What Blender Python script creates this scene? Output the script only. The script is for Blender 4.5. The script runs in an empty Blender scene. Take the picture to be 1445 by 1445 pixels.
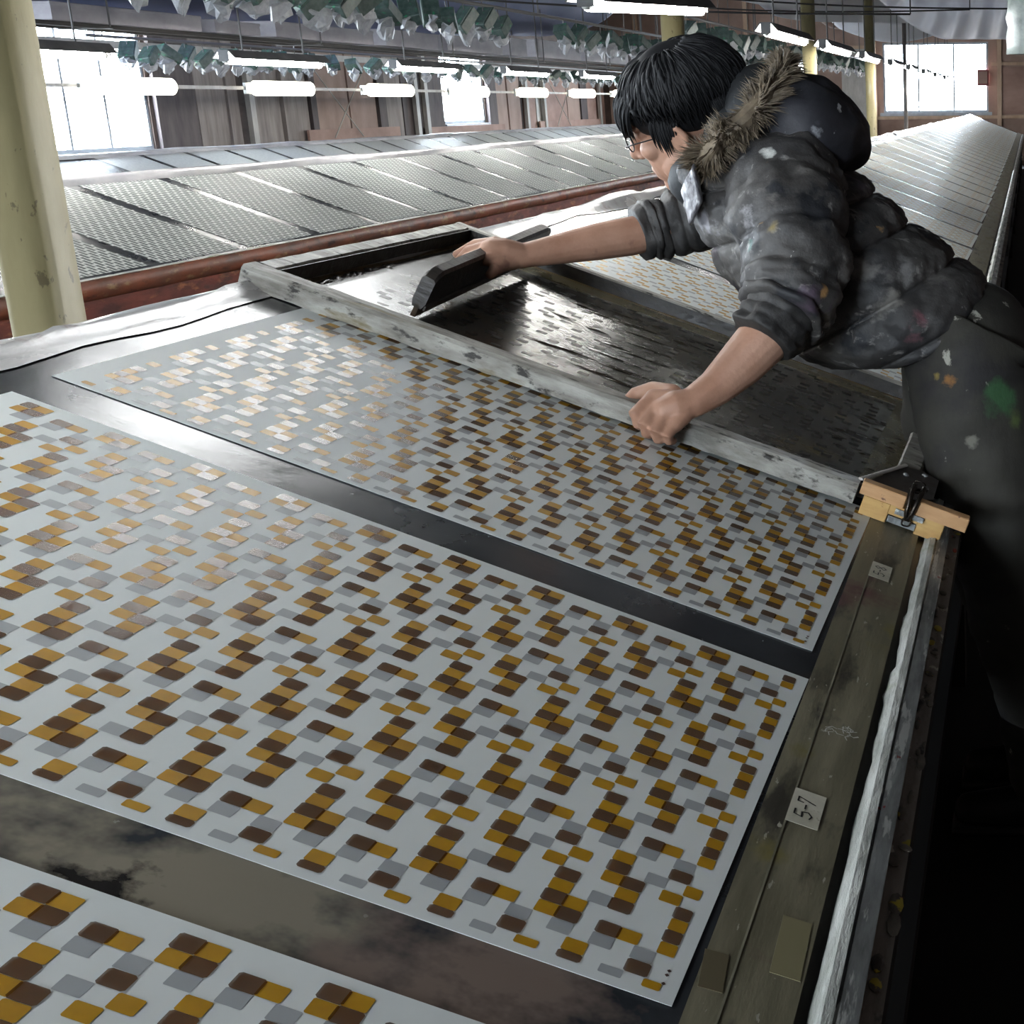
import bpy, bmesh, math, random
from mathutils import Vector, Matrix, noise
random.seed(7)
S = bpy.context.scene
COL = S.collection
pi = math.pi

# ------------------------------------------------------------------ camera
cd = bpy.data.cameras.new('camera'); cam = bpy.data.objects.new('camera', cd); COL.objects.link(cam)
PITCH, YAW, ROLL, FPX = 0.27021, 0.03228, -0.01035, 2080.18
Fv = Vector((-math.sin(YAW)*math.cos(PITCH), math.cos(YAW)*math.cos(PITCH), -math.sin(PITCH)))
Rv = Vector((math.cos(YAW), math.sin(YAW), 0)); Uv = Rv.cross(Fv)
R2 = Rv*math.cos(ROLL)+Uv*math.sin(ROLL); U2 = -Rv*math.sin(ROLL)+Uv*math.cos(ROLL)
m = Matrix((R2, U2, -Fv)).transposed().to_4x4(); m.translation = Vector((0.2629, -1.6206, 1.4078))
cam.matrix_world = m
cd.sensor_width = 36; cd.lens = FPX/1445*36
cd.shift_x = (722.5-1389.37)/1445; cd.shift_y = (718.97-722.5)/1445
cd.clip_start = .05; cd.clip_end = 200
S.camera = cam
# ------------------------------------------------------------------ view + world
S.view_settings.view_transform = 'Standard'; S.view_settings.look = 'None'
S.view_settings.exposure = 0.54; S.view_settings.gamma = 1; S.view_settings.use_curve_mapping = False
S.cycles.max_bounces = 8; S.cycles.diffuse_bounces = 4; S.cycles.glossy_bounces = 4
S.cycles.transparent_max_bounces = 12; S.cycles.sample_clamp_indirect = 6
S.cycles.use_denoising = True
W = bpy.data.worlds.new('overcast_sky'); S.world = W; W.use_nodes = True
nt = W.node_tree; bg = nt.nodes['Background']
tc = nt.nodes.new('ShaderNodeTexCoord'); sp = nt.nodes.new('ShaderNodeSeparateXYZ'); rp = nt.nodes.new('ShaderNodeValToRGB')
nt.links.new(tc.outputs['Generated'], sp.inputs[0]); nt.links.new(sp.outputs['Z'], rp.inputs[0]); nt.links.new(rp.outputs[0], bg.inputs[0])
rp.color_ramp.elements[0].position = 0.0; rp.color_ramp.elements[0].color = (.85, .93, 1, 1)
rp.color_ramp.elements[1].position = .6; rp.color_ramp.elements[1].color = (.80, .90, 1, 1)
bg.inputs[1].default_value = 50.0
TUBE = 72.0                                                          # radiance of the fluorescent tubes
def portal(name, loc, rot, sx, sy):                                  # sampling portals that stand in the window openings
    l = bpy.data.lights.new(name, 'AREA'); l.shape = 'RECTANGLE'; l.size = sx; l.size_y = sy; l.cycles.is_portal = True
    o = bpy.data.objects.new(name, l); COL.objects.link(o); o.location = loc; o.rotation_euler = rot

# ------------------------------------------------------------------ helpers
def lin(*c): return tuple(((v/255)/12.92 if v/255 <= .04045 else ((v/255+.055)/1.055)**2.4) for v in c)+(1,)
def mat(name, c1, c2=None, sc=(8, 8, 8), rough=.6, rough2=None, bump=0, bsc=None, metal=0, coat=0, specks=(), lo=.35, hi=.65, spec=.5, detail=6, alpha=1, trans=0, emit=None, spots=()):
    M = bpy.data.materials.new(name); M.use_nodes = True; t = M.node_tree; N = t.nodes; L = t.links; b = N['Principled BSDF']
    b.inputs['Roughness'].default_value = rough; b.inputs['Metallic'].default_value = metal
    b.inputs['Specular IOR Level'].default_value = spec; b.inputs['Coat Weight'].default_value = coat; b.inputs['Coat Roughness'].default_value = .08
    b.inputs['Alpha'].default_value = alpha; b.inputs['Transmission Weight'].default_value = trans
    b.inputs['Base Color'].default_value = c1
    if emit: b.inputs['Emission Color'].default_value = emit[0]; b.inputs['Emission Strength'].default_value = emit[1]
    if c2 is None and not bump and not specks and not spots: return M
    co = N.new('ShaderNodeTexCoord').outputs['Object']
    def nz(scale, det=6, off=0):
        mp = N.new('ShaderNodeMapping'); mp.inputs['Scale'].default_value = scale; mp.inputs['Location'].default_value = (off, off*.7, off*.3)
        n = N.new('ShaderNodeTexNoise'); n.inputs['Scale'].default_value = 1; n.inputs['Detail'].default_value = det; n.inputs['Roughness'].default_value = .62
        L.new(co, mp.inputs[0]); L.new(mp.outputs[0], n.inputs['Vector']); return n.outputs[0]
    def rmp(s, a, bb):
        r = N.new('ShaderNodeMapRange'); r.inputs[1].default_value = a; r.inputs[2].default_value = bb; L.new(s, r.inputs[0]); return r.outputs[0]
    col = None
    if c2:
        f = rmp(nz(sc, detail), lo, hi); x = N.new('ShaderNodeMixRGB'); x.inputs[1].default_value = c1; x.inputs[2].default_value = c2; L.new(f, x.inputs[0]); col = x.outputs[0]
        if rough2 is not None:
            r = N.new('ShaderNodeMapRange'); r.inputs[3].default_value = rough; r.inputs[4].default_value = rough2; L.new(f, r.inputs[0]); L.new(r.outputs[0], b.inputs['Roughness'])
    for i, (c, s, th, *w) in enumerate(specks):
        s = s if isinstance(s, tuple) else (s, s, s)
        th = .5+(th-.5)*.66; f = rmp(nz(s, 5, 3.1+i*5.7), th, th+(w[0] if w else .02)); x = N.new('ShaderNodeMixRGB'); L.new(f, x.inputs[0])
        if col: L.new(col, x.inputs[1])
        else: x.inputs[1].default_value = c1
        x.inputs[2].default_value = c; col = x.outputs[0]
    for (ctr, rad, c, fr) in spots:                                   # paint splashes with a place of their own on the cloth
        d = N.new('ShaderNodeVectorMath'); d.operation = 'DISTANCE'; L.new(co, d.inputs[0]); d.inputs[1].default_value = ctr
        q = N.new('ShaderNodeMath'); q.operation = 'MULTIPLY_ADD'; L.new(nz((fr, fr, fr), 5, rad*77), q.inputs[0]); q.inputs[1].default_value = rad*3.2; L.new(d.outputs['Value'], q.inputs[2])
        f = rmp(q.outputs[0], rad*2.6, rad*2.05); x = N.new('ShaderNodeMixRGB'); L.new(f, x.inputs[0])
        if col: L.new(col, x.inputs[1])
        else: x.inputs[1].default_value = c1
        x.inputs[2].default_value = c; col = x.outputs[0]
    if col: L.new(col, b.inputs['Base Color'])
    if bump:
        bs = bsc or sc; bs = bs if isinstance(bs, tuple) else (bs, bs, bs)
        p = N.new('ShaderNodeBump'); p.inputs['Strength'].default_value = bump; p.inputs['Distance'].default_value = .01
        L.new(nz(bs, 6, 9), p.inputs['Height']); L.new(p.outputs[0], b.inputs['Normal'])
    return M

def obj(name, me, mats=None, parent=None, loc=None, rot=None):
    o = bpy.data.objects.new(name, me); COL.objects.link(o)
    if mats and not me.materials:
        for k in (mats if isinstance(mats, (list, tuple)) else [mats]): me.materials.append(k)
    if parent: o.parent = parent
    if loc is not None: o.location = loc
    if rot is not None: o.rotation_euler = rot
    return o
def tag(o, label, cat, group=None):
    o['label'] = label; o['category'] = cat
    if group: o['group'] = group
    return o
def empty(name, loc, rot=(0, 0, 0)):
    o = bpy.data.objects.new(name, None); COL.objects.link(o); o.location = loc; o.rotation_euler = rot; o.empty_display_size = .1; return o
def struct(o): o['kind'] = 'structure'; return o

class MB:
    def __init__(s): s.v = []; s.f = []
    def add(s, v, f): k = len(s.v); s.v += [tuple(p) for p in v]; s.f += [tuple(i+k for i in q) for q in f]; return s
    def box(s, a, b, c=0, M=None):                                   # a..b corners, optional chamfer c on the vertical and top edges
        x0, y0, z0 = a; x1, y1, z1 = b
        if c:
            v = []
            for (z, i) in ((z0, 0), (z1-c, 0), (z1, c)):
                for (px, py) in ((x0+c+i*.6, y0+i), (x1-c-i*.6, y0+i), (x1-i, y0+c+i*.6), (x1-i, y1-c-i*.6), (x1-c-i*.6, y1-i), (x0+c+i*.6, y1-i), (x0+i, y1-c-i*.6), (x0+i, y0+c+i*.6)): v.append(Vector((px, py, z)))
            f = [tuple(range(7, -1, -1)), tuple(range(16, 24))]
            for r in (0, 8):
                for i in range(8): j = (i+1) % 8; f.append((r+i, r+j, r+8+j, r+8+i))
        else:
            v = [Vector(p) for p in ((x0,y0,z0),(x1,y0,z0),(x1,y1,z0),(x0,y1,z0),(x0,y0,z1),(x1,y0,z1),(x1,y1,z1),(x0,y1,z1))]
            f = [(0,3,2,1),(4,5,6,7),(0,1,5,4),(1,2,6,5),(2,3,7,6),(3,0,4,7)]
        if M: v = [M @ p for p in v]
        return s.add(v, f)
    def prism(s, poly, z0, z1, M=None):
        n = len(poly); v = [Vector((p[0], p[1], z0)) for p in poly]+[Vector((p[0], p[1], z1)) for p in poly]
        f = [tuple(range(n-1, -1, -1)), tuple(range(n, 2*n))]+[(i, (i+1) % n, n+(i+1) % n, n+i) for i in range(n)]
        if M: v = [M @ p for p in v]
        return s.add(v, f)
    def tube(s, pts, rad, seg=12, caps=True, up=None, flat=1.0):
        pts = [Vector(p) for p in pts]; n = len(pts); rad = rad if isinstance(rad, (list, tuple)) else [rad]*n
        v = []; f = []; ref = Vector(up) if up else None; prev = None
        for i, p in enumerate(pts):
            d = (pts[min(i+1, n-1)]-pts[max(i-1, 0)]).normalized()
            a = ref or prev or (Vector((0, 0, 1)) if abs(d.z) < .9 else Vector((1, 0, 0)))
            a = (a-d*a.dot(d)).normalized(); b = d.cross(a); prev = a
            for k in range(seg): q = 2*pi*k/seg; v.append(p+(a*math.cos(q)*flat+b*math.sin(q))*rad[i])
        for i in range(n-1):
            for k in range(seg): j = (k+1) % seg; f.append((i*seg+k, i*seg+j, (i+1)*seg+j, (i+1)*seg+k))
        if caps:
            f.append(tuple(range(seg-1, -1, -1))); f.append(tuple((n-1)*seg+k for k in range(seg)))
        return s.add(v, f)
    def limb(s, pts, rad, seg=14, flat=1.0, up=None):                # tube with round ends
        P = [Vector(p) for p in pts]; d0 = (P[0]-P[1]).normalized(); d1 = (P[-1]-P[-2]).normalized(); A, Rr = [], []
        for q in (80, 55, 28): A.append(P[0]+d0*rad[0]*math.sin(math.radians(q))*.9); Rr.append(rad[0]*math.cos(math.radians(q)))
        A += P; Rr += list(rad)
        for q in (28, 55, 80): A.append(P[-1]+d1*rad[-1]*math.sin(math.radians(q))*.9); Rr.append(rad[-1]*math.cos(math.radians(q)))
        return s.tube(A, Rr, seg, True, up, flat)
    def ball(s, c, r, ax=None, nu=20, nv=12):                        # ellipsoid, r=(a,b,c) along axes ax
        ax = ax or (Vector((1,0,0)), Vector((0,1,0)), Vector((0,0,1))); c = Vector(c); v = []; f = []
        v.append(c-ax[2]*r[2])
        for i in range(1, nv):
            t = -pi/2+pi*i/nv
            for k in range(nu): q = 2*pi*k/nu; v.append(c+ax[0]*r[0]*math.cos(t)*math.cos(q)+ax[1]*r[1]*math.cos(t)*math.sin(q)+ax[2]*r[2]*math.sin(t))
        v.append(c+ax[2]*r[2]); e = len(v)-1
        for k in range(nu): j = (k+1) % nu; f.append((0, 1+j, 1+k)); f.append((e, e-nu+k, e-nu+j))
        for i in range(nv-2):
            for k in range(nu): j = (k+1) % nu; a = 1+i*nu; f.append((a+k, a+j, a+nu+j, a+nu+k))
        return s.add(v, f)
    def mesh(s, name, smooth=False):
        me = bpy.data.meshes.new(name); me.from_pydata(s.v, [], s.f); me.update()
        if smooth: me.polygons.foreach_set('use_smooth', [True]*len(me.polygons))
        return me
    def build(s, name, mats, parent=None, smooth=False, loc=None, rot=None): return obj(name, s.mesh(name, smooth), mats, parent, loc, rot)
def evaluated(o, keep=None):                                         # bake an object's modifiers into its mesh
    dg = bpy.context.evaluated_depsgraph_get(); me = bpy.data.meshes.new_from_object(o.evaluated_get(dg)); o.modifiers.clear(); o.data = me
    return o
def catmull(P, n):
    P = [Vector(p) for p in P]; out = []
    for i in range(len(P)-1):
        a = P[max(i-1, 0)]; b = P[i]; c = P[i+1]; d = P[min(i+2, len(P)-1)]
        for k in range(n):
            t = k/n; out.append(.5*((2*b)+(c-a)*t+(2*a-5*b+4*c-d)*t*t+(3*b-a-3*c+d)*t**3))
    out.append(P[-1]); return out
def lerp1(A, n):
    out = []
    for i in range(len(A)-1):
        for k in range(n): out.append(A[i]+(A[i+1]-A[i])*k/n)
    return out+[A[-1]]

TILT = 0.36614; ZT = .75
TV = Vector((math.cos(TILT), 0, -math.sin(TILT))); NV = Vector((math.sin(TILT), 0, math.cos(TILT))); YV = Vector((0, 1, 0)); OT = Vector((0, 0, ZT))
def tp(s, v, h=0): return OT+TV*s+YV*v+NV*h                         # point above the main table's sloping top

# ------------------------------------------------------------------ materials
m_slate = mat('table_slate', lin(34, 36, 40), lin(60, 64, 68), (5, 3, 5), .15, .30, bump=.03, bsc=(40, 40, 40), specks=((lin(150, 155, 155), (70, 50, 70), .80), (lin(92, 84, 70), (4, 6, 4), .70, .2)), spots=(((-.90, -.70, 0), .12, lin(134, 128, 114), 9), ((-.72, -.71, 0), .12, lin(134, 128, 114), 9), ((-.52, -.70, 0), .12, lin(134, 128, 114), 9), ((-.33, -.71, 0), .11, lin(134, 128, 114), 9), ((-.14, -.70, 0), .10, lin(120, 106, 98), 9), ((-.99, -.655, 0), .05, lin(150, 140, 122), 12), ((-.6, -.745, 0), .035, lin(30, 28, 27), 30), ((-.4, -.74, 0), .04, lin(30, 28, 27), 30), ((-.8, -.75, 0), .035, lin(30, 28, 27), 30)))
m_margin = mat('stained_margin', lin(92, 88, 70), lin(130, 125, 104), (26, 3.2, 9), .33, .55, bump=.12, bsc=(60, 9, 60), specks=((lin(54, 51, 43), (18, 5, 9), .58, .1), (lin(170, 168, 155), (90, 30, 90), .735), (lin(96, 62, 62), (8, 7, 8), .66, .12), (lin(116, 108, 56), (7, 5, 7), .66, .1)))
m_groove = mat('groove_dark', lin(34, 34, 34), lin(66, 66, 60), (30, 4, 9), .4, bump=.1)
m_rail = mat('worn_rail', lin(164, 168, 168), lin(104, 106, 106), (50, 7, 30), .3, .5, bump=.15, metal=.5, specks=((lin(205, 208, 205), (70, 9, 50), .6, .05), (lin(150, 60, 62), (30, 14, 30), .77)))
m_white_crust = mat('white_crust', lin(225, 229, 226), lin(150, 156, 150), (60, 6, 30), .5, bump=.5, bsc=(150, 30, 120), specks=((lin(130, 150, 110), (9, 4, 9), .64, .1),))
m_edgewood = mat('painted_edge_wood', lin(116, 108, 98), lin(150, 142, 132), (30, 8, 30), .5, bump=.3, bsc=(60, 22, 60), specks=((lin(32, 30, 28), (30, 12, 30), .6, .08), (lin(176, 160, 64), (20, 12, 20), .72), (lin(190, 184, 170), (40, 18, 40), .69), (lin(170, 74, 60), (16, 11, 16), .76)))
m_dark = mat('dark_timber', lin(26, 22, 20), lin(40, 35, 30), (6, 1.5, 9), .8)
m_floor = mat('oiled_floor', lin(16, 15, 14), lin(26, 24, 22), (1.3, 1.3, 1), .8, bump=.2, bsc=6)
m_paper = mat('sheet_paper', lin(226, 231, 230), lin(218, 225, 225), (3, 3, 3), .55, spec=.3)
m_label = mat('label_paper', lin(205, 203, 188), lin(178, 176, 158), (14, 14, 14), .6, specks=((lin(120, 112, 90), 30, .68),))
m_ink = mat('marker_ink', lin(18, 18, 20), rough=.5)
m_grayink = mat('gray_ink', lin(158, 163, 166), rough=.4)
m_ochre = mat('ochre_ink', lin(180, 136, 16), lin(166, 122, 18), (20, 20, 20), .38)
def brown_ink():
    M = mat('wet_brown_ink', lin(98, 62, 24), lin(90, 58, 26), (9, 9, 9), .10, bump=.10, bsc=(330, 330, 330), spec=.5)
    M.node_tree.nodes['Principled BSDF'].inputs['Alpha'].default_value = .82
    return M
m_brown = brown_ink()

# ================================================================== the setting
XW, YE, YB, XR, ZC = -9.3, 33.0, -6.0, 4.2, 3.7
struct(MB().box((XW-.3, YB-.2, -.2), (XR+.3, YE+.3, 0)).build('floor', m_floor))
m_ceil = mat('roof_boards', lin(58, 53, 50), lin(38, 35, 33), (3, .6, 3), .8)
struct(MB().box((XW-.3, YB-.2, ZC), (XR+.3, YE+.3, ZC+.15)).build('ceiling', m_ceil))
m_wall = mat('wall_boarding', lin(100, 84, 76), lin(70, 58, 54), (1.5, 1.5, 4), .8)
m_panA = mat('brown_plywood', lin(176, 150, 136), lin(146, 120, 108), (1.2, 2.2, 1.0), .75, bump=.05, bsc=30)
m_panB = mat('grey_plank', lin(166, 156, 150), lin(130, 120, 116), (2, 9, 1.2), .8, bump=.1, bsc=(10, 40, 4))
m_panC = mat('dusky_board', lin(108, 98, 96), lin(80, 72, 72), (2, 6, 1.5), .8)
m_panD = mat('red_brown_board', lin(180, 148, 134), lin(150, 118, 106), (1, 1.5, 2), .75)
m_pale = mat('pale_painted_timber', lin(196, 192, 186), lin(170, 165, 158), (9, 9, 3), .6)
m_sash = mat('window_sash', lin(178, 184, 190), lin(150, 156, 164), (6, 6, 6), .5)
m_glass = bpy.data.materials.new('window_glass'); m_glass.use_nodes = True
_t = m_glass.node_tree; _o = _t.nodes['Material Output']; _t.nodes.remove(_t.nodes['Principled BSDF'])
_a = _t.nodes.new('ShaderNodeBsdfTransparent'); _g = _t.nodes.new('ShaderNodeBsdfGlossy'); _g.inputs['Roughness'].default_value = .02; _x = _t.nodes.new('ShaderNodeMixShader'); _f = _t.nodes.new('ShaderNodeValue'); _f.outputs[0].default_value = .06
_a.inputs[0].default_value = (.96, .98, 1, 1)
_t.links.new(_f.outputs[0], _x.inputs[0]); _t.links.new(_a.outputs[0], _x.inputs[1]); _t.links.new(_g.outputs[0], _x.inputs[2]); _t.links.new(_x.outputs[0], _o.inputs[0])

# left wall with its windows (y0, y1, z0, z1); the first two lie before the frame begins, as the rhythm of the wall implies
WINS = [(-3.4, -.9, .98, 2.4), (2.4, 4.6, .98, 2.4), (7.4, 9.6, .98, 2.4), (12.7, 14.72, .98, 2.32), (23.05, 24.95, 1.13, 2.36)]
w = MB(); y = YB
for (a, b, z0, z1) in WINS:
    w.box((XW-.12, y, 0), (XW, a, ZC)); w.box((XW-.12, a, 0), (XW, b, z0)); w.box((XW-.12, a, z1), (XW, b, ZC)); y = b
w.box((XW-.12, y, 0), (XW, YE, ZC))
wall_left = struct(w.build('wall_left', m_wall))
def window(n, M, w_, h_, mull, sill=True):                          # local x = along wall, z = up, y = into the room
    o = struct(MB().box((0, -.10, 0), (w_, -.02, .05)).box((0, -.10, h_-.05), (w_, -.02, h_)).box((0, -.10, .05), (.05, -.02, h_-.05)).box((w_-.05, -.10, .05), (w_, -.02, h_-.05)).build('window_%d' % n, m_sash))
    o.matrix_world = M
    for x in mull: MB().box((x-.02, -.09, .05), (x+.02, -.03, h_-.05)).build('mullion', m_sash, o)
    xs = [.05]+[x for x in mull]+[w_-.05]
    for a, b in zip(xs[:-1], xs[1:]): MB().box((a+.02, -.065, .05), (b-.02, -.06, h_-.05)).build('glass_pane', m_glass, o)
    if sill: MB().box((-.08, -.02, -.07), (w_+.08, .06, 0)).build('window_sill', m_sash, o)
    return o
MW = Matrix(((0, 1, 0, 0), (1, 0, 0, 0), (0, 0, 1, 0), (0, 0, 0, 1)))  # local x -> world y, local y -> world x
for i, (a, b, z0, z1) in enumerate(WINS):
    Mx = Matrix.Translation((XW, a, z0)) @ MW
    window(i+1, Mx, b-a, z1-z0, [(b-a)*.5] if i != 3 else [.62, 1.28])
    portal('window_portal', (XW-.05, (a+b)/2, (z0+z1)/2), (0, -pi/2, 0), z1-z0, b-a)
# boards leaning and nailed along the left wall: (y0, y1, z0, z1, material, thickness)
BO = [(14.78, 15.25, .2, 2.5, m_panC, .05), (15.28, 15.6, .2, 2.3, m_panC, .03), (15.62, 16.25, .2, 2.2, m_panB, .03), (16.27, 16.5, .2, 2.2, m_panB, .05), (16.9, 17.55, .2, 2.1, m_panB, .03), (17.6, 17.75, .2, 2.2, m_panB, .06),
      (17.8, 18.3, .2, 2.1, m_panB, .03), (18.34, 18.5, .2, 2.2, m_panC, .06), (18.55, 19.5, .9, 2.15, m_panA, .03), (19.55, 20.4, .9, 2.15, m_panA, .03), (20.45, 20.7, .2, 2.15, m_panC, .06), (20.75, 21.3, .2, 2.15, m_panB, .04),
      (21.35, 21.7, .2, 2.15, m_panC, .04), (22.2, 22.95, 1.0, 2.0, m_panC, .03), (25.0, 25.4, .2, 2.3, m_panC, .06), (25.45, 26.0, .2, 2.1, m_panA, .03), (26.05, 26.7, .2, 2.1, m_panA, .04), (26.95, 27.6, .2, 2.1, m_panD, .03),
      (27.65, 28.1, .2, 2.1, m_pale, .03), (28.15, 29.6, .2, 2.1, m_panD, .03), (29.65, 30.5, .2, 2.1, m_panA, .03), (30.55, 31.0, .2, 2.1, m_panC, .05), (31.05, 32.4, .2, 2.1, m_panD, .03)]
for (a, b, z0, z1, mm, th) in BO: MB().box((XW, a, z0), (XW+th, b, z1)).build('wall_board', mm, wall_left)
for (a, b, z0, z1) in ((18.1, 21.0, .86, 1.13), (22.1, 25.6, .86, 1.1), (27.6, 31.8, .86, 1.12)): MB().box((XW+.07, a, z0), (XW+.10, b, z1)).build('low_board', m_panD, wall_left)
for (a, b, z0, z1) in ((12.6, 32.5, 2.02, 2.10), (14.7, 32.5, 2.34, 2.42)): MB().box((XW+.065, a, z0), (XW+.10, b, z1)).build('wall_rail', m_pale, wall_left)
for (y_, z1) in ((16.70, 2.0), (21.72, 2.1), (26.9, 2.0), (27.95, 2.0), (31.8, 2.0), (22.1, 2.2)): MB().box((XW+.06, y_-.06, .3), (XW+.12, y_+.06, z1)).build('pale_stud', m_pale, wall_left)
m_string = mat('pale_string', lin(190, 186, 176), rough=.7)
for i, yy in enumerate((19.2, 29.0)):
    k = MB(); k.tube([(XW+.13, yy-.95, 1.98), (XW+.13, yy+.45, 1.02)], .008, 6); k.tube([(XW+.14, yy+.75, 2.0), (XW+.14, yy-.45, 1.02)], .008, 6)
    tag(k.build('brace_wire', m_string), ['crossed pale brace wires on the nearer brown wall panel', 'crossed pale brace wires on the farther brown wall panel'][i], 'wire')

# end wall: boards, studs, the big window
EX0, EX1, EZ0, EZ1 = -3.05, -.67, 1.17, 2.69
SX0, SX1, SZ0, SZ1 = -5.9, -4.55, .95, 2.4
w = MB(); w.box((XW, YE, 0), (SX0, YE+.12, ZC)).box((SX0, YE, 0), (SX1, YE+.12, SZ0)).box((SX0, YE, SZ1), (SX1, YE+.12, ZC)).box((SX1, YE, 0), (EX0, YE+.12, ZC))
w.box((EX0, YE, 0), (EX1, YE+.12, EZ0)).box((EX0, YE, EZ1), (EX1, YE+.12, ZC)).box((EX1, YE, 0), (XR, YE+.12, ZC))
wall_far = struct(w.build('wall_far', m_panA))
ME = Matrix(((1, 0, 0, 0), (0, -1, 0, 0), (0, 0, 1, 0), (0, 0, 0, 1)))
window(6, Matrix.Translation((EX0, YE, EZ0)) @ ME, EX1-EX0, EZ1-EZ0, [.8, 1.6])
window(7, Matrix.Translation((SX0, YE, SZ0)) @ ME, SX1-SX0, SZ1-SZ0, [.68])
portal('window_portal', ((EX0+EX1)/2, YE+.05, (EZ0+EZ1)/2), (-pi/2, 0, 0), EX1-EX0, EZ1-EZ0)
portal('window_portal', ((SX0+SX1)/2, YE+.05, (SZ0+SZ1)/2), (-pi/2, 0, 0), SX1-SX0, SZ1-SZ0)
m_stud = mat('wall_stud', lin(214, 186, 160), lin(190, 160, 134), (6, 6, 2), .7)
for x in (-8.6, -7.4, -6.1, -3.25, -.42, .35, 1.3, 2.4): MB().box((x-.05, YE-.09, 0), (x+.05, YE, ZC)).build('wall_stud', m_stud, wall_far)
for (x0, x1, z) in ((-.6, 3.6, 2.21), (-3.3, 3.6, 1.06), (-.6, 3.6, 2.95), (-8.9, -3.3, 2.6)): MB().box((x0, YE-.10, z-.035), (x1, YE-.091, z+.035)).box((x0, YE-.091, z-.035), (x0+.01, YE, z+.035)).build('wall_batten', m_stud, wall_far)
for (x0, x1, z0, z1, mm) in ((-4.4, -4.0, .5, 1.75, m_panD), (-3.98, -3.35, .4, 2.6, m_pale), (-.36, .28, 1.12, 2.15, m_panD), (-.36, .28, 2.27, 2.9, m_panA), (-.36, .28, .1, 1.0, m_panA)): MB().box((x0, YE-.05, z0), (x1, YE-.01, z1)).build('wall_board', mm, wall_far)
k = MB().box((0, 0, 0), (.26, .14, .36), .02); o = k.build('wall_box', mat('dull_red_paint', lin(150, 84, 84), rough=.6), None, False, (-.92, YE-.16, 1.74)); tag(o, 'dull red box fixed beside the far bright window', 'box')
MB().box((.03, -.012, .05), (.23, 0, .31)).build('box_lid', m_panD, o)
struct(MB().box((XR, YB, 0), (XR+.12, YE, ZC)).build('wall_right', m_wall))
NX0, NX1, NZ0, NZ1 = -2.7, -.9, 1.5, 2.7  # opening for an added daylight window in the near wall
w = MB(); w.box((XW, YB-.12, 0), (NX0, YB, ZC)).box((NX0, YB-.12, 0), (NX1, YB, NZ0)).box((NX0, YB-.12, NZ1), (NX1, YB, ZC)).box((NX1, YB-.12, 0), (XR, YB, ZC)); struct(w.build('wall_near', m_wall))
window(8, Matrix.Translation((NX0, YB, NZ0)), NX1-NX0, NZ1-NZ0, [.9])  # added window, unseen behind the camera, to light the worker's back
portal('window_portal', ((NX0+NX1)/2, YB-.05, (NZ0+NZ1)/2), (pi/2, 0, 0), NX1-NX0, NZ1-NZ0)

# ================================================================== main printing table
TY0, TY1, SRIDGE = -4.0, 31.2, -1.055
table = tag(empty('printing_table', OT, (0, TILT, 0)), 'long sloping printing table with stained dark top where the worker prints', 'table')
MB().box((SRIDGE, TY0, -.035), (.001, TY1, -.0005)).build('table_top', m_slate, table)
MB().box((.001, TY0, -.035), (.084, TY1, .0005)).build('margin_board', m_margin, table)
MB().box((.0265, TY0, .0005), (.0283, TY1, .0013)).build('margin_line', mat('pale_scribe_line', lin(150, 148, 128), lin(90, 88, 72), (9, 5, 9), .5), table)
MB().box((.084, TY0, -.035), (.1005, TY1, -.006)).build('drain_groove', m_groove, table)
k = MB(); n = 700; vs = []; fs = []
for i in range(n+1):                                                 # crusted white bead along the rail
    yy = TY0+(14-TY0)*i/n; a = .004+.006*noise.noise(Vector((yy*9, 1, 0)))+.004*noise.noise(Vector((yy*40, 2, 0)))
    vs += [(.0985-a, yy, -.004), (.1035, yy, .006+.003*noise.noise(Vector((yy*25, 5, 0)))), (.1125, yy, .0065), (.1125, yy, -.02)]
for i in range(n):
    for j in range(3): fs.append((i*4+j, i*4+j+1, i*4+5+j, i*4+4+j))
k.add(vs, fs); k.box((.100, 14, -.02), (.1125, TY1, .0065)); k.build('crusted_bead', m_white_crust, table)
k = MB().box((.1125, TY0, -.04), (.116, TY1, .003)).box((.116, TY0, -.04), (.1335, TY1, .0055)); k.build('steel_rail', m_rail, table)
MB().box((.1335, TY0, -.06), (.1535, TY1, -.004)).build('edge_board', m_edgewood, table)
r2 = random.Random(3); k = MB()                                      # dried paint lumps along the edge board
for i in range(60):
    yy = -1.0+i*.055+r2.uniform(-.02, .02); k.ball((r2.uniform(.137, .151), yy, -.003), (r2.uniform(.003, .008), r2.uniform(.006, .022), r2.uniform(.0006, .0016)), None, 8, 5)
k.build('dried_paint', mat('dried_paint', lin(120, 112, 100), lin(60, 52, 46), (30, 20, 30), .45, specks=((lin(180, 160, 50), 16, .62), (lin(176, 70, 56), 13, .68))), table)['kind'] = 'stuff'
MB().box((.1535, TY0, -.12), (.158, TY1, -.010)).build('side_fascia', mat('side_fascia', lin(60, 56, 50), lin(34, 30, 27), (20, 5, 20), .6, bump=.3), table)
Mi = (Matrix.Translation(OT) @ Matrix.Rotation(TILT, 4, 'Y')).inverted()
ridge = tp(SRIDGE, 0)
k = MB(); k.box((ridge.x-.95, TY0, 0), (ridge.x, TY1, .03)); Mb = Matrix.Translation(ridge) @ Matrix.Rotation(-TILT, 4, 'Y')
o = MB().box((-1.05, TY0, -.035), (-.002, TY1, -.002), 0, Mi @ Mb).build('back_slope_top', m_slate, table)
for yy in [i*2.6-3.4 for i in range(14)]:
    MB().box((.02, yy, .0), (.10, yy+.09, .675), 0, Mi).build('table_leg', m_dark, table); MB().box((-1.0, yy, .0), (-.9, yy+.09, 1.03), 0, Mi).build('table_leg', m_dark, table)
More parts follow.
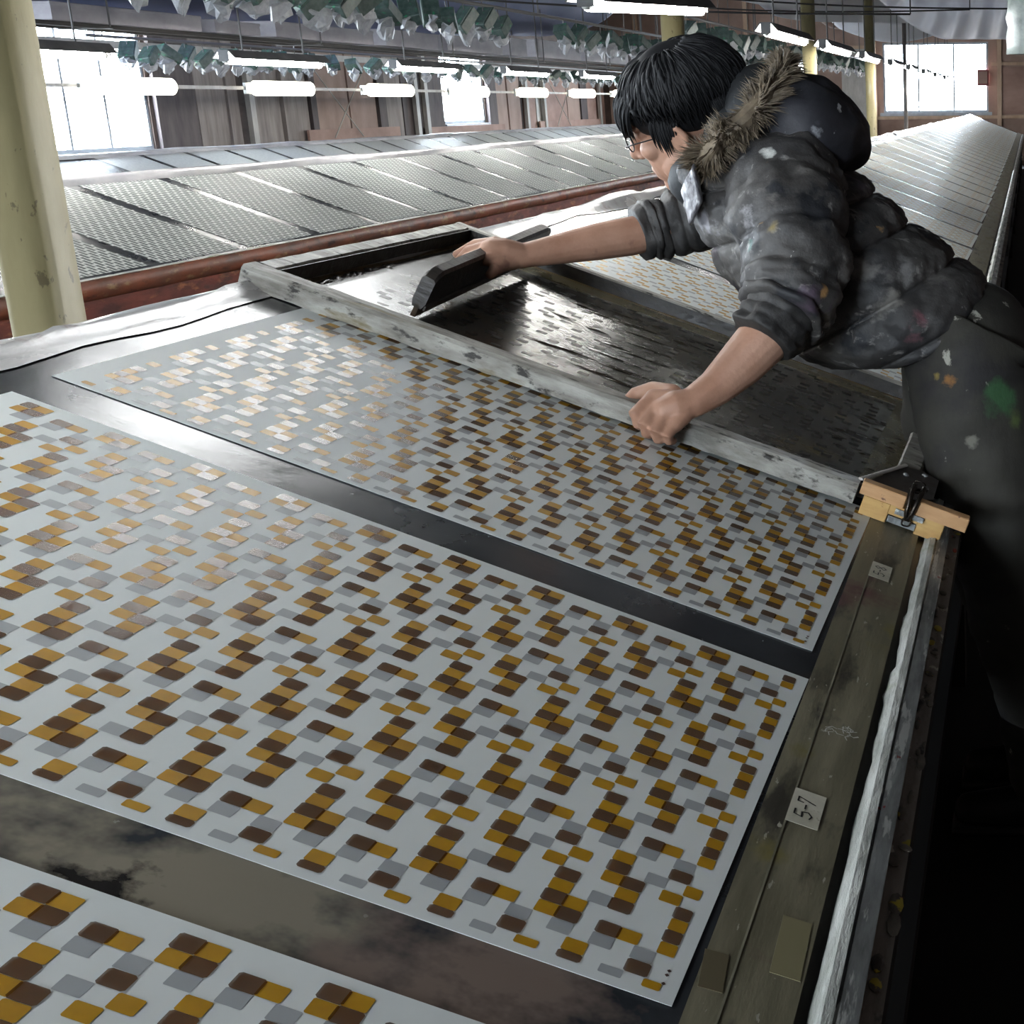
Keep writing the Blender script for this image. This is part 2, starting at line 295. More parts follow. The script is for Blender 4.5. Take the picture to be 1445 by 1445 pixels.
MB().box((-.9, TY0, .25), (.10, TY1, .28), 0, Mi).build('lower_shelf', m_dark, table)
# tape remnants on the margin
for (s, v, w_, l_, c, a) in ((.0665, -.535, .026, .085, lin(128, 122, 92), .03), (.012, -.60, .02, .05, lin(92, 84, 62), .1)):
    o = MB().box((-w_/2, -l_/2, 0), (w_/2, l_/2, .0006)).build('tape_remnant', mat('old_tape', c, rough=.5), table, False, (s, v, .0006), (0, 0, a))

# plastic film lying over the ridge
k = MB(); nI, nJ = 500, 12; vs = []; fs = []
for i in range(nI+1):
    yy = TY0+(TY1-TY0)*i/nI
    lift = .014+.028*max(0, noise.noise(Vector((yy*1.35+.6, 7, 0)))); wob = .030*noise.noise(Vector((yy*1.9, 3, 1)))+.008*noise.noise(Vector((yy*6, 3, 5)))
    for j in range(nJ+1):
        t = j/nJ; s = SRIDGE+.040+wob-.205*t
        if s > SRIDGE: h = .0016+lift*math.sin(min(1, t*2.0)*pi/2)*min(1, t*6); p = tp(s, yy, h)
        else:
            q = (SRIDGE-s); h = .0016+lift*max(0, 1-q*5); p = ridge+Vector((-math.cos(TILT)*q, yy, -math.sin(TILT)*q))+Vector((-math.sin(TILT)*.3, 0, math.cos(TILT)))*h
            p.z = p.z+.0
        p.z += .003*noise.noise(Vector((yy*14, t*5, 2)))*t
        vs.append(p)
for i in range(nI):
    for j in range(nJ): a = i*(nJ+1)+j; fs.append((a, a+1, a+nJ+2, a+nJ+1))
o = k.add(vs, fs).build('plastic_film', mat('milky_film', lin(205, 205, 205), lin(160, 158, 158), (12, 4, 12), .16, .32, bump=.15, bsc=(30, 9, 30), specks=((lin(150, 138, 132), 9, .62, .12),)), None, True)
tag(o, 'milky plastic film draped along the ridge of the main printing table', 'film')

# ------------------------------------------------------------------ printed sheets
LX, WY = .97, .659
CB = {'b': [(2,4),(1,7),(1,1),(0,2),(5,5),(4,6),(4,0),(4,2)], 'g': [(3,5),(2,3),(0,3),(5,0),(4,3)], 'o': [(2,6),(1,5),(1,0),(1,2),(0,1),(5,4),(5,6),(4,7),(3,2)]}
def print_mesh(kind, h, hx, hy, ch):
    vs = []; fs = []
    for c in range(0, 57):
        for r in range(0, 39):
            if (c % 6, r % 8) not in CB[kind]: continue
            u = -(.0019+.01700*c); v = -(.0036+.01737*r)
            if kind == 'g': u -= .0006; v += .0006
            x0, x1, y0, y1 = max(u-hx, -.942), min(u+hx, -.0133), max(v-hy, -.648), min(v+hy, -.0112)
            if x1-x0 < .003 or y1-y0 < .003: continue
            cc = min(ch, (x1-x0)/3, (y1-y0)/3); k = len(vs); bow = .0006
            vs += [(x0+cc, y0, h), ((x0+x1)/2, y0-bow*0, h), (x1-cc, y0, h), (x1, y0+cc, h), (x1, y1-cc, h), (x1-cc, y1, h), ((x0+x1)/2, y1, h), (x0+cc, y1, h), (x0, y1-cc, h), (x0, y0+cc, h)]
            fs.append(tuple(range(k, k+10)))
    k = MB().add(vs, fs); return k.mesh(kind)
me_g, me_o, me_b = print_mesh('g', .0006, .0092, .0082, .0008), print_mesh('o', .0008, .0091, .0083, .0012), print_mesh('b', .0010, .0098, .0088, .0020)
me_g.materials.append(m_grayink); me_o.materials.append(m_ochre); me_b.materials.append(m_brown)
me_paper = MB().box((-LX, -WY, 0), (0, 0, .0004)).mesh('paper'); me_paper.materials.append(m_paper)
k = MB()                                                             # the little register marks in the near right corner
for (x, y_) in ((-.0124, -.6193), (-.0128, -.6251), (-.0126, -.6365)): k.prism([(x-.0017, y_), (x, y_-.0018), (x+.0017, y_), (x, y_+.0018)], .0004, .0008)
me_reg = k.mesh('register_marks'); me_reg.materials.append(mat('register_ink', lin(70, 50, 44), rough=.5))
SK = -.0127
def add_sheet(s, v, label, prints='gob', group=None, reg=False):
    o = obj('printed_sheet', me_paper, None, None, tp(s, v, .0004)); o.rotation_mode = 'QUATERNION'
    o.rotation_quaternion = (Matrix.Rotation(TILT, 3, 'Y') @ Matrix.Rotation(SK, 3, 'Z')).to_quaternion()
    tag(o, label, 'sheet', group)
    if 'g' in prints: obj('gray_print', me_g, None, o)['kind'] = 'stuff'
    if 'o' in prints: obj('ochre_print', me_o, None, o)['kind'] = 'stuff'
    if 'b' in prints: obj('brown_print', me_b, None, o)['kind'] = 'stuff'
    if reg: obj('register_mark', me_reg, None, o)
    return o
add_sheet(0, -.7435, 'brown and ochre checked sheet lowest on the table, bottom left corner of the photo', reg=True)
add_sheet(0, 0, 'fully printed checked sheet in the middle, beside the 5-7 label', reg=True)
add_sheet(0, .7435, 'wet checked sheet against the near rail of the printing screen', reg=True)
add_sheet(0, 1.487, 'white sheet lying under the printing screen being printed', 'go')
add_sheet(0, 2.2305, 'sheet with only grey and ochre checks just beyond the screen, under the worker', 'go')
for i in range(4, 42):
    add_sheet(0, .7435*i, ('grey and ochre sheet second beyond the screen, behind the sleeve' if i == 4 else 'pale glaring sheet on the far stretch of the main table'), 'go', None if i == 4 else 'far sheets on the main table')

# number labels and small marks on the margin
def stroke(k, pts, wd, h):
    for (a, b) in zip(pts[:-1], pts[1:]):
        a = Vector((*a, 0)); b = Vector((*b, 0)); d = (b-a).normalized(); n_ = Vector((-d.y, d.x, 0))*wd/2; a = a-d*wd*.3; b = b+d*wd*.3
        z = Vector((0, 0, h)); k.add([a-n_+z, b-n_+z, b+n_+z, a+n_+z], [(0, 1, 2, 3)])
GL = {'5': [[(.1, 1), (.0, .55), (.35, .6), (.42, .25), (.2, .02), (-.02, .12)], [(.1, 1), (.45, 1)]], '-': [[(.0, .5), (.3, .5)]], '7': [[(.0, .68), (.02, 1), (.34, 1), (.06, .0)]],
      '8': [[(.25, .52), (.04, .75), (.25, 1), (.44, .76), (.25, .52), (.02, .24), (.25, 0), (.46, .25), (.25, .52)]]}
def number_label(txt, s, v, w_, l_, label):
    o = MB().box((-w_/2, -l_/2, 0), (w_/2, l_/2, .0004)).build('number_label', m_label, None, False, tp(s, v, .0014)); o.rotation_euler = (0, TILT, 0)
    tag(o, label, 'label', 'number labels')
    k = MB(); adv = [0, .62, 1.05]; gh = w_*.55                       # the writing runs away from the camera along the table
    for ch, a in zip(txt, adv):
        for st in GL[ch]: stroke(k, [(w_*.24-gh*y_, -l_*.29+(a+x_)*gh*1.5) for (x_, y_) in st], .0017, .0009)
    k.build('handwriting', m_ink, o)
number_label('5-7', .0433, -.3015, .033, .069, 'white paper label reading 5-7 on the table margin')
number_label('5-8', .0426, .459, .031, .068, 'white paper label reading 5-8 on the table margin')
r3 = random.Random(5); k = MB()
for i in range(16):
    a = r3.uniform(0, 6); x, y_ = .055+r3.uniform(-.012, .012), -.105+r3.uniform(-.010, .010); stroke(k, [(x, y_), (x+.006*math.cos(a), y_+.006*math.sin(a)), (x+.011*math.cos(a+.7), y_+.011*math.sin(a+.7))], .0011, .0012)
k.build('paint_scrape', mat('white_paint', lin(214, 216, 212), rough=.5), table)['kind'] = 'stuff'

# ================================================================== printing screen
m_frame = mat('ink_caked_frame', lin(172, 170, 162), lin(112, 108, 100), (9, 30, 30), .45, .65, bump=.35, bsc=(40, 90, 90), specks=((lin(48, 44, 40), (24, 70, 50), .60, .08), (lin(110, 100, 70), (6, 20, 20), .68, .1)))
m_frame_in = mat('black_ink_rail', lin(22, 20, 18), lin(54, 48, 42), (20, 40, 60), .3, .5, bump=.3, bsc=60)
FR = Matrix.Rotation(TILT-.0105, 4, 'Y') @ Matrix.Rotation(-.0127, 4, 'Z'); FR.translation = tp(0, .705, .0118)
screen = empty('printing_screen', (0, 0, 0)); screen.matrix_world = FR
tag(screen, 'large ink-caked silk screen frame the worker holds down on the table', 'screen')
FX0, FX1, FY0, FY1, FH = -1.080, .055, 0, .908, .034
def rail(name, x0, y0, x1, y1, mm, seed):                            # a frame rail with slightly ragged, chamfered edges
    k = MB(); lx = x1-x0 > y1-y0; n = 90; vs = []; fs = []; L = (x1-x0) if lx else (y1-y0); wd = (y1-y0) if lx else (x1-x0)
    prof = [(0, 0), (.0, FH-.006), (.005, FH), (wd-.004, FH), (wd, FH-.005), (wd, 0)]
    for i in range(n+1):
        t = L*i/n
        for j, (a, h) in enumerate(prof):
            a += .0012*noise.noise(Vector((t*22, j*3, seed))); h += .0016*noise.noise(Vector((t*18, j*5, seed+4)))-(.004*max(0, noise.noise(Vector((t*30, 1, seed)))) if j in (0, 5) else 0)
            vs.append((x0+t, y0+a, h) if lx else (x0+wd-a, y0+t, h))
    m_ = len(prof)
    for i in range(n):
        for j in range(m_): q = (j+1) % m_; fs.append((i*m_+j, i*m_+q, (i+1)*m_+q, (i+1)*m_+j)[::-1])
    fs += [tuple(range(m_)), tuple(n*m_+j for j in range(m_))[::-1]]
    k.add(vs, fs); o = k.build(name, mm, screen); return o
rail('frame_rail', FX0, FY0, -.036, .046, m_frame, 1); rail('frame_rail', FX0, FY0+.046, FX0+.036, FY1-.032, m_frame, 2)
rail('frame_rail', FX0, FY1-.032, FX1, FY1, m_frame, 3); o = rail('frame_rail', FX1-.045, .046, FX1, FY1-.032, m_frame, 4)
MB().box((FX0+.036, FY1-.0335, .003), (FX1-.045, FY1-.032, FH-.003)).box((FX0+.036, FY0+.046, .003), (FX0+.0375, FY1-.0335, FH-.003)).box((FX0+.036, .046, .003), (FX1-.045, .0475, FH-.004)).build('inner_face', m_frame_in, screen)
m_mesh = mat('inked_mesh', lin(70, 66, 56), lin(54, 50, 44), (7, 16, 5), .17, .30, bump=.05, bsc=(60, 200, 60), specks=((lin(104, 92, 56), (4, 5, 4), .60, .12),))
MB().box((FX0+.034, .044, .0015), (FX1-.043, FY1-.030, .0028)).build('mesh', m_mesh, screen)
vs = []; fs = []
for p in me_b.polygons:                                              # the open cells of the stencil show darker through the mesh
    q = [me_b.vertices[i].co for i in p.vertices]; k0 = len(vs); vs += [(c.x-.012, c.y+.768+.045, .0031) for c in q]; fs.append(tuple(range(k0, k0+len(q))))
MB().add(vs, fs).build('stencil_opening', mat('stencil_opening', lin(40, 37, 31), rough=.4), screen)['kind'] = 'stuff'
m_tape = mat('brown_tape', lin(122, 96, 52), lin(86, 74, 46), (20, 20, 20), .3, .45, bump=.1)
m_tape2 = mat('olive_border', lin(92, 84, 56), lin(76, 70, 50), (9, 9, 9), .22, .35)
x0, x1, y0, y1 = FX0+.0375, FX1-.045, .0475, FY1-.0335
MB().box((x0, y1-.012, .0028), (x1, y1, .0042)).box((x0, y0, .0028), (x0+.012, y1-.012, .0042)).build('tape_edge', m_tape, screen)
MB().box((x0+.012, y1-.075, .0028), (x1, y1-.012, .0036)).box((x1-.055, y0, .0028), (x1, y1-.075, .0036)).build('tape_border', m_tape2, screen)
m_wetink = mat('wet_ink_film', lin(46, 41, 34), lin(66, 60, 50), (30, 30, 30), .06, .14, bump=.35, bsc=(70, 190, 70), spec=.7)
r4 = random.Random(11); k = MB()
def blob(x, y_, a, b, h):                                            # a low ridge of ink left behind by the squeegee
    n = 14; v = [Vector((x, y_, .003+h))]; f = []
    for i in range(n): q = 2*pi*i/n; e = 1+.25*noise.noise(Vector((q*1.2, x*40, y_*40))); v.append(Vector((x+a*e*math.cos(q), y_+b*e*math.sin(q), .0031)))
    for i in range(n): f.append((0, 1+i, 1+(i+1) % n))
    k.add(v, f)
for i in range(46):
    yy = r4.choice((.22, .30, .37, .44, .52, .60, .66, .72))+r4.uniform(-.012, .012); blob(r4.uniform(-.72, -.36), yy, r4.uniform(.015, .055), r4.uniform(.002, .005), r4.uniform(.0008, .0024))
for i in range(26): blob(r4.uniform(-.12, .0), r4.uniform(.1, .62), r4.uniform(.006, .02), r4.uniform(.003, .008), r4.uniform(.001, .003))
for i in range(26): blob(FX0+.05+r4.uniform(0, .012), r4.uniform(.06, .45), r4.uniform(.004, .010), r4.uniform(.006, .02), r4.uniform(.002, .005))
k.build('ink_residue', m_wetink, screen, True)['kind'] = 'stuff'
# corner plate of the screen
k = MB().prism([(-.036, .0), (-.020, .05), (.024, .205), (.058, .215), (.088, .19), (.088, .06), (.055, .016), (-.02, .010)], .034, .0365); k.build('corner_plate', mat('dark_steel', lin(44, 38, 36), lin(66, 58, 54), (20, 20, 20), .3, .5, metal=.4), screen)
k = MB(); k.tube([(-.037, .022, .0385), (.024, .207, .0385)], .0045, 8, True, None, .5); k.build('plate_edge', m_pale, screen)
for (x, y_) in ((.062, .19), (.07, .11), (.03, .15)): MB().ball((x, y_, .0365), (.006, .006, .004), None, 10, 6).build('rivet', m_rail, screen)

# squeegee: a plank with a tapering lower edge and a rubber blade, leaning in the far half of the screen
m_sq = mat('ink_black_wood', lin(40, 36, 33), lin(66, 60, 54), (8, 30, 30), .45, bump=.2, bsc=(20, 80, 80))
SQ = Matrix((TV, YV, NV)).transposed().to_4x4(); SQ.translation = tp(-.848, .852, .013)
sq = empty('squeegee', (0, 0, 0)); sq.matrix_world = SQ @ Matrix.Rotation(.043, 4, 'Z') @ Matrix.Rotation(.018, 4, 'X') @ Matrix.Rotation(.17, 4, 'Y')
tag(sq, 'long dark wooden squeegee dragged through the screen under the right hand', 'squeegee')
LS = .70
k = MB(); P = [(-.008, .016), (.008, .016), (.012, .030), (.012, .082), (.008, .088), (-.008, .088), (-.012, .082), (-.012, .030)]; vs = []; fs = []
for yy, g in ((0, .80), (.012, .93), (.03, 1), (LS-.03, 1), (LS, .92)):
    for (x, zz) in P: vs.append((x, yy, .02+(zz-.02)*g))
for i in range(4):
    for j in range(8): q = (j+1) % 8; fs.append((i*8+j, i*8+q, (i+1)*8+q, (i+1)*8+j)[::-1])
fs += [tuple(range(8)), tuple(32+j for j in range(8))[::-1]]
k.add(vs, fs).build('handle_board', m_sq, sq)
MB().box((-.004, .0, .0), (.004, LS, .024)).build('rubber_blade', mat('blade_rubber', lin(96, 82, 66), lin(70, 62, 52), (20, 20, 20), .4), sq)
MB().box((.010, .004, .016), (.0135, LS-.01, .025)).build('clamp_strip', mat('scuffed_strip', lin(112, 106, 100), lin(60, 56, 52), (30, 8, 30), .35), sq)

# pine hinge block with its spring clip, on the margin
m_pine = mat('fresh_pine', lin(206, 168, 104), lin(186, 146, 86), (16, 60, 60), .5, bump=.05, specks=((lin(150, 108, 62), (30, 50, 50), .70, .05),))
m_pink = mat('pinkish_pine', lin(208, 164, 118), lin(192, 148, 100), (16, 60, 60), .5, specks=((lin(120, 84, 60), (40, 60, 60), .74, .03),))
blk = empty('hinge_block', tp(0, .70, .0016), (0, TILT, 0)); tag(blk, 'raw pine hinge block clamped at the screen corner near the 5-8 label', 'block')
MB().box((-.022, .0, 0), (.0245, .020, .033), .0015).box((.0245, .001, .016), (.074, .019, .033)).build('notched_board', m_pine, blk)
MB().box((.074, .0, -.001), (.119, .021, .033), .0015).build('foot_block', m_pine, blk)
MB().box((-.031, -.003, .0335), (.045, .022, .055), .0015).build('top_bar', m_pink, blk); MB().box((.066, -.003, .031), (.154, .024, .0545), .0015).build('top_bar', m_pink, blk)
MB().box((.026, -.003, .004), (.074, .0, .015)).build('lower_plate', m_rail, blk); MB().box((.034, -.0065, .022), (.083, -.0035, .031)).build('hinge_plate', m_rail, blk)
m_steel = mat('oily_steel', lin(60, 54, 48), lin(36, 32, 28), (60, 60, 60), .25, .4, metal=.8)
cl = MB(); cl.tube(catmull([(.053, .045, .058), (.050, .02, .072), (.050, -.004, .060), (.052, -.012, .034), (.056, -.010, .020)], 6), .0042, 8); cl.tube(catmull([(.066, .045, .058), (.067, .02, .072), (.064, -.004, .060), (.061, -.012, .036), (.058, -.010, .020)], 6), .0042, 8)
cl = cl.build('spring_clip', m_steel, blk, True)
for (c, r) in (((.058, .03, .068), .011), ((.057, -.011, .016), .007)):
    k = MB(); k.tube([(c[0]+r*math.cos(2*pi*i/18), c[1]+.003*math.sin(i), c[2]+r*math.sin(2*pi*i/18)) for i in range(19)], .0016, 6); k.build('clip_ring', m_steel, cl, True)
k = MB(); k.tube([(.045, .03, .06), (.072, .05, .062)], .003, 8); k.build('clip_pin', m_steel, cl, True)

# ================================================================== neighbouring tables
m_grayprint = bpy.data.materials.new('grey_fretwork_sheet'); m_grayprint.use_nodes = True
t = m_grayprint.node_tree; N = t.nodes; L = t.links; b = N['Principled BSDF']; b.inputs['Roughness'].default_value = .6; b.inputs['Specular IOR Level'].default_value = .25
co = N.new('ShaderNodeTexCoord'); mp = N.new('ShaderNodeMapping'); mp.inputs['Scale'].default_value = (1, 1, 1); mp.inputs['Rotation'].default_value = (0, 0, 0)
br = N.new('ShaderNodeTexBrick'); br.offset = .5; br.inputs['Scale'].default_value = 1; br.inputs['Brick Width'].default_value = .054; br.inputs['Row Height'].default_value = .031; br.inputs['Mortar Size'].default_value = .0058; br.inputs['Mortar Smooth'].default_value = .15
br.inputs['Color1'].default_value = lin(86, 94, 96); br.inputs['Color2'].default_value = lin(116, 124, 124); br.inputs['Mortar'].default_value = lin(226, 232, 230)
wv = N.new('ShaderNodeTexWave'); wv.inputs['Scale'].default_value = 26; wv.inputs['Distortion'].default_value = 1.5; wv.inputs['Detail'].default_value = 1
mx = N.new('ShaderNodeMixRGB'); mx.blend_type = 'MULTIPLY'; mx.inputs[0].default_value = .45
L.new(co.outputs['Object'], mp.inputs[0]); L.new(mp.outputs[0], br.inputs['Vector']); L.new(mp.outputs[0], wv.inputs['Vector']); L.new(br.outputs[0], mx.inputs[1]); L.new(wv.outputs[0], mx.inputs[2]); L.new(mx.outputs[0], b.inputs['Base Color'])
m_pale_print = mat('pale_grey_print', lin(186, 190, 192), lin(206, 210, 210), (45, 30, 30), .4)
m_red = mat('rusty_red_fascia', lin(122, 54, 38), lin(74, 36, 30), (2.5, 3.2, 14), .5, .7, bump=.25, bsc=(9, 9, 30), specks=((lin(150, 96, 62), (8, 6, 24), .60, .1), (lin(40, 26, 24), (4, 3, 9), .60, .12)))
m_redlip = mat('rusty_lip', lin(140, 76, 50), lin(92, 60, 46), (5, 3, 9), .5, bump=.3, bsc=(20, 12, 20), specks=((lin(150, 120, 88), (12, 7, 20), .60, .1), (lin(48, 30, 28), (9, 5, 14), .62, .1)))
m_slate2 = mat('dull_slate', lin(34, 36, 40), lin(54, 57, 60), (5, 3, 5), .24, .34, bump=.05, bsc=(60, 60, 60), spec=.16)
def back_table(name, X0, Z0, slope, tilt, y0, y1, label, lower=.45):
    o = tag(empty(name, (X0, 0, Z0), (0, tilt, 0)), label, 'table')
    MB().box((-slope, y0, -.03), (.035, y1, -.0005)).build('table_top', m_slate2, o)
    MB().box((.022, y0, -.0005), (.034, y1, .0035)).build('white_edge', m_white_crust, o)
    inv = (Matrix.Translation((X0, 0, Z0)) @ Matrix.Rotation(tilt, 4, 'Y')).inverted()
    vs = []; fs = []; n = 220; e = Vector((X0, 0, Z0))+Vector((math.cos(tilt), 0, -math.sin(tilt)))*.036
    for i in range(n+1):
        yy = y0+(y1-y0)*i/n; a = .010*noise.noise(Vector((yy*1.7, 1, X0))); c = .008*noise.noise(Vector((yy*5, 2, X0)))
        for (dx, dz) in ((-.006, .004), (.014+c, -.004), (.020+a, -.05+c), (.002+a, -.075+c), (-.01, -.08)): vs.append((e.x+dx, yy, e.z+dz))
    for i in range(n):
        for j in range(4): fs.append((i*5+j, i*5+j+1, i*5+6+j, i*5+5+j))
    MB().add([inv @ Vector(v) for v in vs], fs).build('edge_lip', m_redlip, o, True)
    MB().box((e.x-.035, y0, Z0-lower), (e.x-.010, y1, e.z-.07), 0, inv).build('fascia', m_red, o)
    rx, rz = X0-slope*math.cos(tilt), Z0+slope*math.sin(tilt)
    MB().box((-slope-.0, y0, -.03), (0, y1, -.001), 0, inv @ Matrix.Translation((rx, 0, rz)) @ Matrix.Rotation(-tilt, 4, 'Y')).build('back_slope_top', m_slate, o)
    for i in range(int((y1-y0)/2.4)): MB().box((e.x-.13, y0+.4+2.4*i, 0), (e.x-.04, y0+.5+2.4*i, Z0-.02), 0, inv).build('table_leg', m_dark, o); 
    vs = []; fs = []; n = 260                                        # film rucked along the ridge
    for i in range(n+1):
        yy = y0+(y1-y0)*i/n; l = .012+.02*max(0, noise.noise(Vector((yy*.9, 3, X0)))); wb = .012*noise.noise(Vector((yy*2.2, 8, X0)))
        for (dx, dz) in ((.055+wb, -.018), (.03, .004+l*.3), (0, .010+l), (-.05, .006+l*.6), (-.14, -.045)): vs.append((rx+dx, yy, rz+dz))
    for i in range(n):
        for j in range(4): fs.append((i*5+j, i*5+5+j, i*5+6+j, i*5+j+1))
    MB().add([inv @ Vector(v) for v in vs], fs).build('ridge_film', m_film2, o, True)
    return o
m_film2 = mat('white_film', lin(214, 214, 216), lin(178, 178, 184), (10, 3, 10), .25, bump=.1)
XN, ZN, TN = -3.487, .770, .358
tab2 = back_table('grey_sheet_table', XN, ZN, .885, TN, -3, 31.2, 'sloping table with red rusty front and rows of grey patterned sheets')
tab3 = back_table('window_side_table', -7.13, .715, .885, TN, 2, 31.2, 'pale sloping table below the windows along the left wall')
me_s2 = MB().box((-.845, -.33, 0), (.0, .33, .0008)).mesh('grey_paper'); me_s2.materials.append(m_grayprint)
me_s3 = MB().box((-.845, -.33, 0), (.0, .33, .0008)).mesh('pale_paper'); me_s3.materials.append(m_pale_print)
ORD = ['first', 'second', 'third', 'fourth', 'fifth', 'sixth', 'seventh', 'eighth', 'ninth', 'tenth', 'eleventh', 'twelfth', 'thirteenth', 'fourteenth', 'fifteenth', 'sixteenth', 'seventeenth', 'eighteenth']
for i in range(1, 36):
    yy = 5.388-.7435*3+.37+.7435*i
    if yy > 30.8: continue
    o = obj('grey_sheet', me_s2, None, None, Vector((XN, yy, ZN))+Vector((0, 0, .0005)), (0, TN, 0))
    lab = 'grey fretwork sheet left of the near pillar, on the red-fronted table' if i == 1 else ('grey fretwork sheet, %s right of the near pillar' % ORD[i-2] if i < 17 else 'small distant grey sheet on the red-fronted table')
    tag(o, lab, 'sheet', 'grey sheets on the red-fronted table')
for i in range(0, 26):
    yy = 11.7+.7435*i
    o = obj('pale_sheet', me_s3, None, None, Vector((-7.13, yy, .7155)), (0, TN, 0)); tag(o, 'pale printed sheet below the windows, %s from the left end' % ORD[i] if i < 12 else 'small pale sheet on the far half of the table below the windows', 'sheet', 'sheets on the window side table')

# ================================================================== pillars
m_pillar = mat('cream_painted_pillar', lin(146, 136, 102), lin(124, 115, 82), (7, 7, 1.6), .45, .6, bump=.06, bsc=(50, 50, 16), specks=((lin(96, 86, 62), (40, 40, 22), .70, .04), (lin(150, 150, 140), (10, 10, 2), .62, .15)))
def pillar(x, y_, r, label, mm=m_pillar, zt=ZC):
    k = MB(); n = 24; prof = []
    for i in range(n): a = 2*pi*i/n; c, s_ = math.cos(a), math.sin(a); q = (abs(c)**3+abs(s_)**3)**(-1/3); prof.append((r*q*c, r*q*s_))
    zs = [0, .06, .061, zt]; vs = []; fs = []
    for i, zz in enumerate(zs):
        g = 1.25 if i < 2 else 1
        vs += [(px*g, py*g, zz) for px, py in prof]
    for i in range(3):
        for j in range(n): q = (j+1) % n; fs.append((i*n+j, i*n+q, (i+1)*n+q, (i+1)*n+j))
    fs += [tuple(range(n))[::-1], tuple(3*n+j for j in range(n))]
    o = k.add(vs, fs).build('pillar', mm, None, True, (x, y_, 0)); tag(o, label, 'pillar')
    for p in o.data.polygons: p.use_smooth = len(p.vertices) == 4
    return o
pillar(-1.60, 1.12, .056, 'thick cream pillar at the left edge, between two tables')
pillar(-1.60, 6.42, .058, 'cream pillar rising directly above the worker\'s head')
pillar(-1.60, 11.38, .058, 'cream pillar rising above the worker\'s hood')
pillar(-1.60, 16.3, .058, 'pale cream pillar left of the far bright window')
pillar(-1.60, 21.3, .03, 'slim dark post before the far bright window', mat('grey_post', lin(120, 112, 108), lin(96, 90, 88), (8, 8, 3), .6))

# ================================================================== fluorescent lamps
m_tube = mat('lit_tube', (1, 1, 1, 1), emit=((1, .985, .93, 1), TUBE)); m_tube2 = mat('lit_tube_far', (1, 1, 1, 1), emit=((1, .96, .80, 1), 7)); m_tube3 = mat('lit_twin_tube', (1, 1, 1, 1), emit=((.97, .99, 1, 1), 15))
m_refl = mat('white_enamel', lin(240, 240, 238), rough=.3); m_hood = mat('grey_lamp_hood', lin(112, 112, 112), lin(84, 84, 86), (6, 6, 6), .5); m_cap = mat('tube_cap', lin(190, 190, 184), rough=.5); m_rod = mat('hanger_rod', lin(96, 94, 94), rough=.5)
def hood_lamp(x, y_, z, ln, label, group=None, rz=0, rx=0, top=1.0, tm=None, wd=1.0):
    o = tag(empty('hanging_lamp', (x, y_, z), (rx, 0, rz)), label, 'lamp', group)
    hw = .075*wd; vs = []; fs = []                                   # trapezoid hood, open below
    pr = [(-hw, .012), (-.035, .062), (.035, .062), (hw, .012), (hw-.007, .012), (.030, .055), (-.030, .055), (-hw+.007, .012)]
    for yy in (-ln/2-.03, ln/2+.03): vs += [(a, yy, b_) for a, b_ in pr]
    for j in range(8): q = (j+1) % 8; fs.append((j, q, 8+q, 8+j))
    fs += [(0, 7, 6, 1), (1, 6, 5, 2), (2, 5, 4, 3), (8, 9, 14, 15), (9, 10, 13, 14), (10, 11, 12, 13)]
    MB().add(vs, fs).build('lamp_hood', m_hood, o)
    for s_ in (-1, 1): MB().box((-.03, s_*(ln/2+.03)-.005, -.005), (.03, s_*(ln/2+.03)+.005, .055)).build('end_plate', m_hood, o)
    MB().add([(-hw+.008, -ln/2, .0125), (-.031, -ln/2, .0535), (.031, -ln/2, .0535), (hw-.008, -ln/2, .0125), (-hw+.008, ln/2, .0125), (-.031, ln/2, .0535), (.031, ln/2, .0535), (hw-.008, ln/2, .0125)], [(0, 4, 5, 1), (1, 5, 6, 2), (2, 6, 7, 3)]).build('reflector', m_refl, o)
    for tx in ((-.09, .09) if wd > 1 else (0,)):
        MB().tube([(tx, -ln/2, .004 if wd > 1 else 0), (tx, ln/2, .004 if wd > 1 else 0)], .021, 12).build('tube', tm or m_tube, o, True)
        for s_ in (-1, 1): MB().tube([(tx, s_*ln/2, 0), (tx, s_*(ln/2+.028), 0)], .0165, 12).build('tube_cap', m_cap, o, True)
    for s_ in (-1, 1):
        MB().tube([(0, s_*ln*.33, .06), (0, s_*ln*.33, ZC-z)], .006, 6).build('hanger_rod', m_rod, o)
    return o
for y_ in (-5.2, -2.8, -.6, 2.0): hood_lamp(-1.26, y_, 1.80, 1.45, 'wide hooded twin tube lamp hanging over the near end of the main table', 'near lamps over the main table', wd=2.2, tm=m_tube3)
hood_lamp(-1.317, 4.85, 1.795, 1.9, 'long tube lamp at the top of the photo, left above the worker\'s head', rx=.045, top=1.8)
for i, (y_, ln) in enumerate(((8.4, 1.5), (10.95, 1.6), (13.6, 1.4))):
    hood_lamp(-1.317, y_, 1.815, ln, ['hooded tube lamp in front of the pillar above the hood', 'hooded tube lamp just right of the pillar above the hood', 'smallest hooded tube lamp left of the far window'][i], top=1.8)
for y_ in (16.4, 19.0, 21.8, 24.6, 27.5): hood_lamp(-1.317, y_, 1.82, 1.2, 'far tube lamp over the end of the main table', 'far lamps over the main table', top=1.8)
for i in range(-4, 10):
    y_ = 8.15+2.45*i
    hood_lamp(-4.587, y_, 1.69+.008*i, 1.2, 'hooded tube lamp over the grey sheets, %s' % ['nearest and lowest of its visible row, left', 'second of its row, left of the small window', 'third of its row, right of the small window', 'fourth of its row, touching the worker\'s hair'][i] if 0 <= i < 4 else 'hooded tube lamp over the grey sheet table behind the worker', None if 0 <= i < 4 else 'further lamps over the grey sheets', top=.9)
XR2 = -7.237
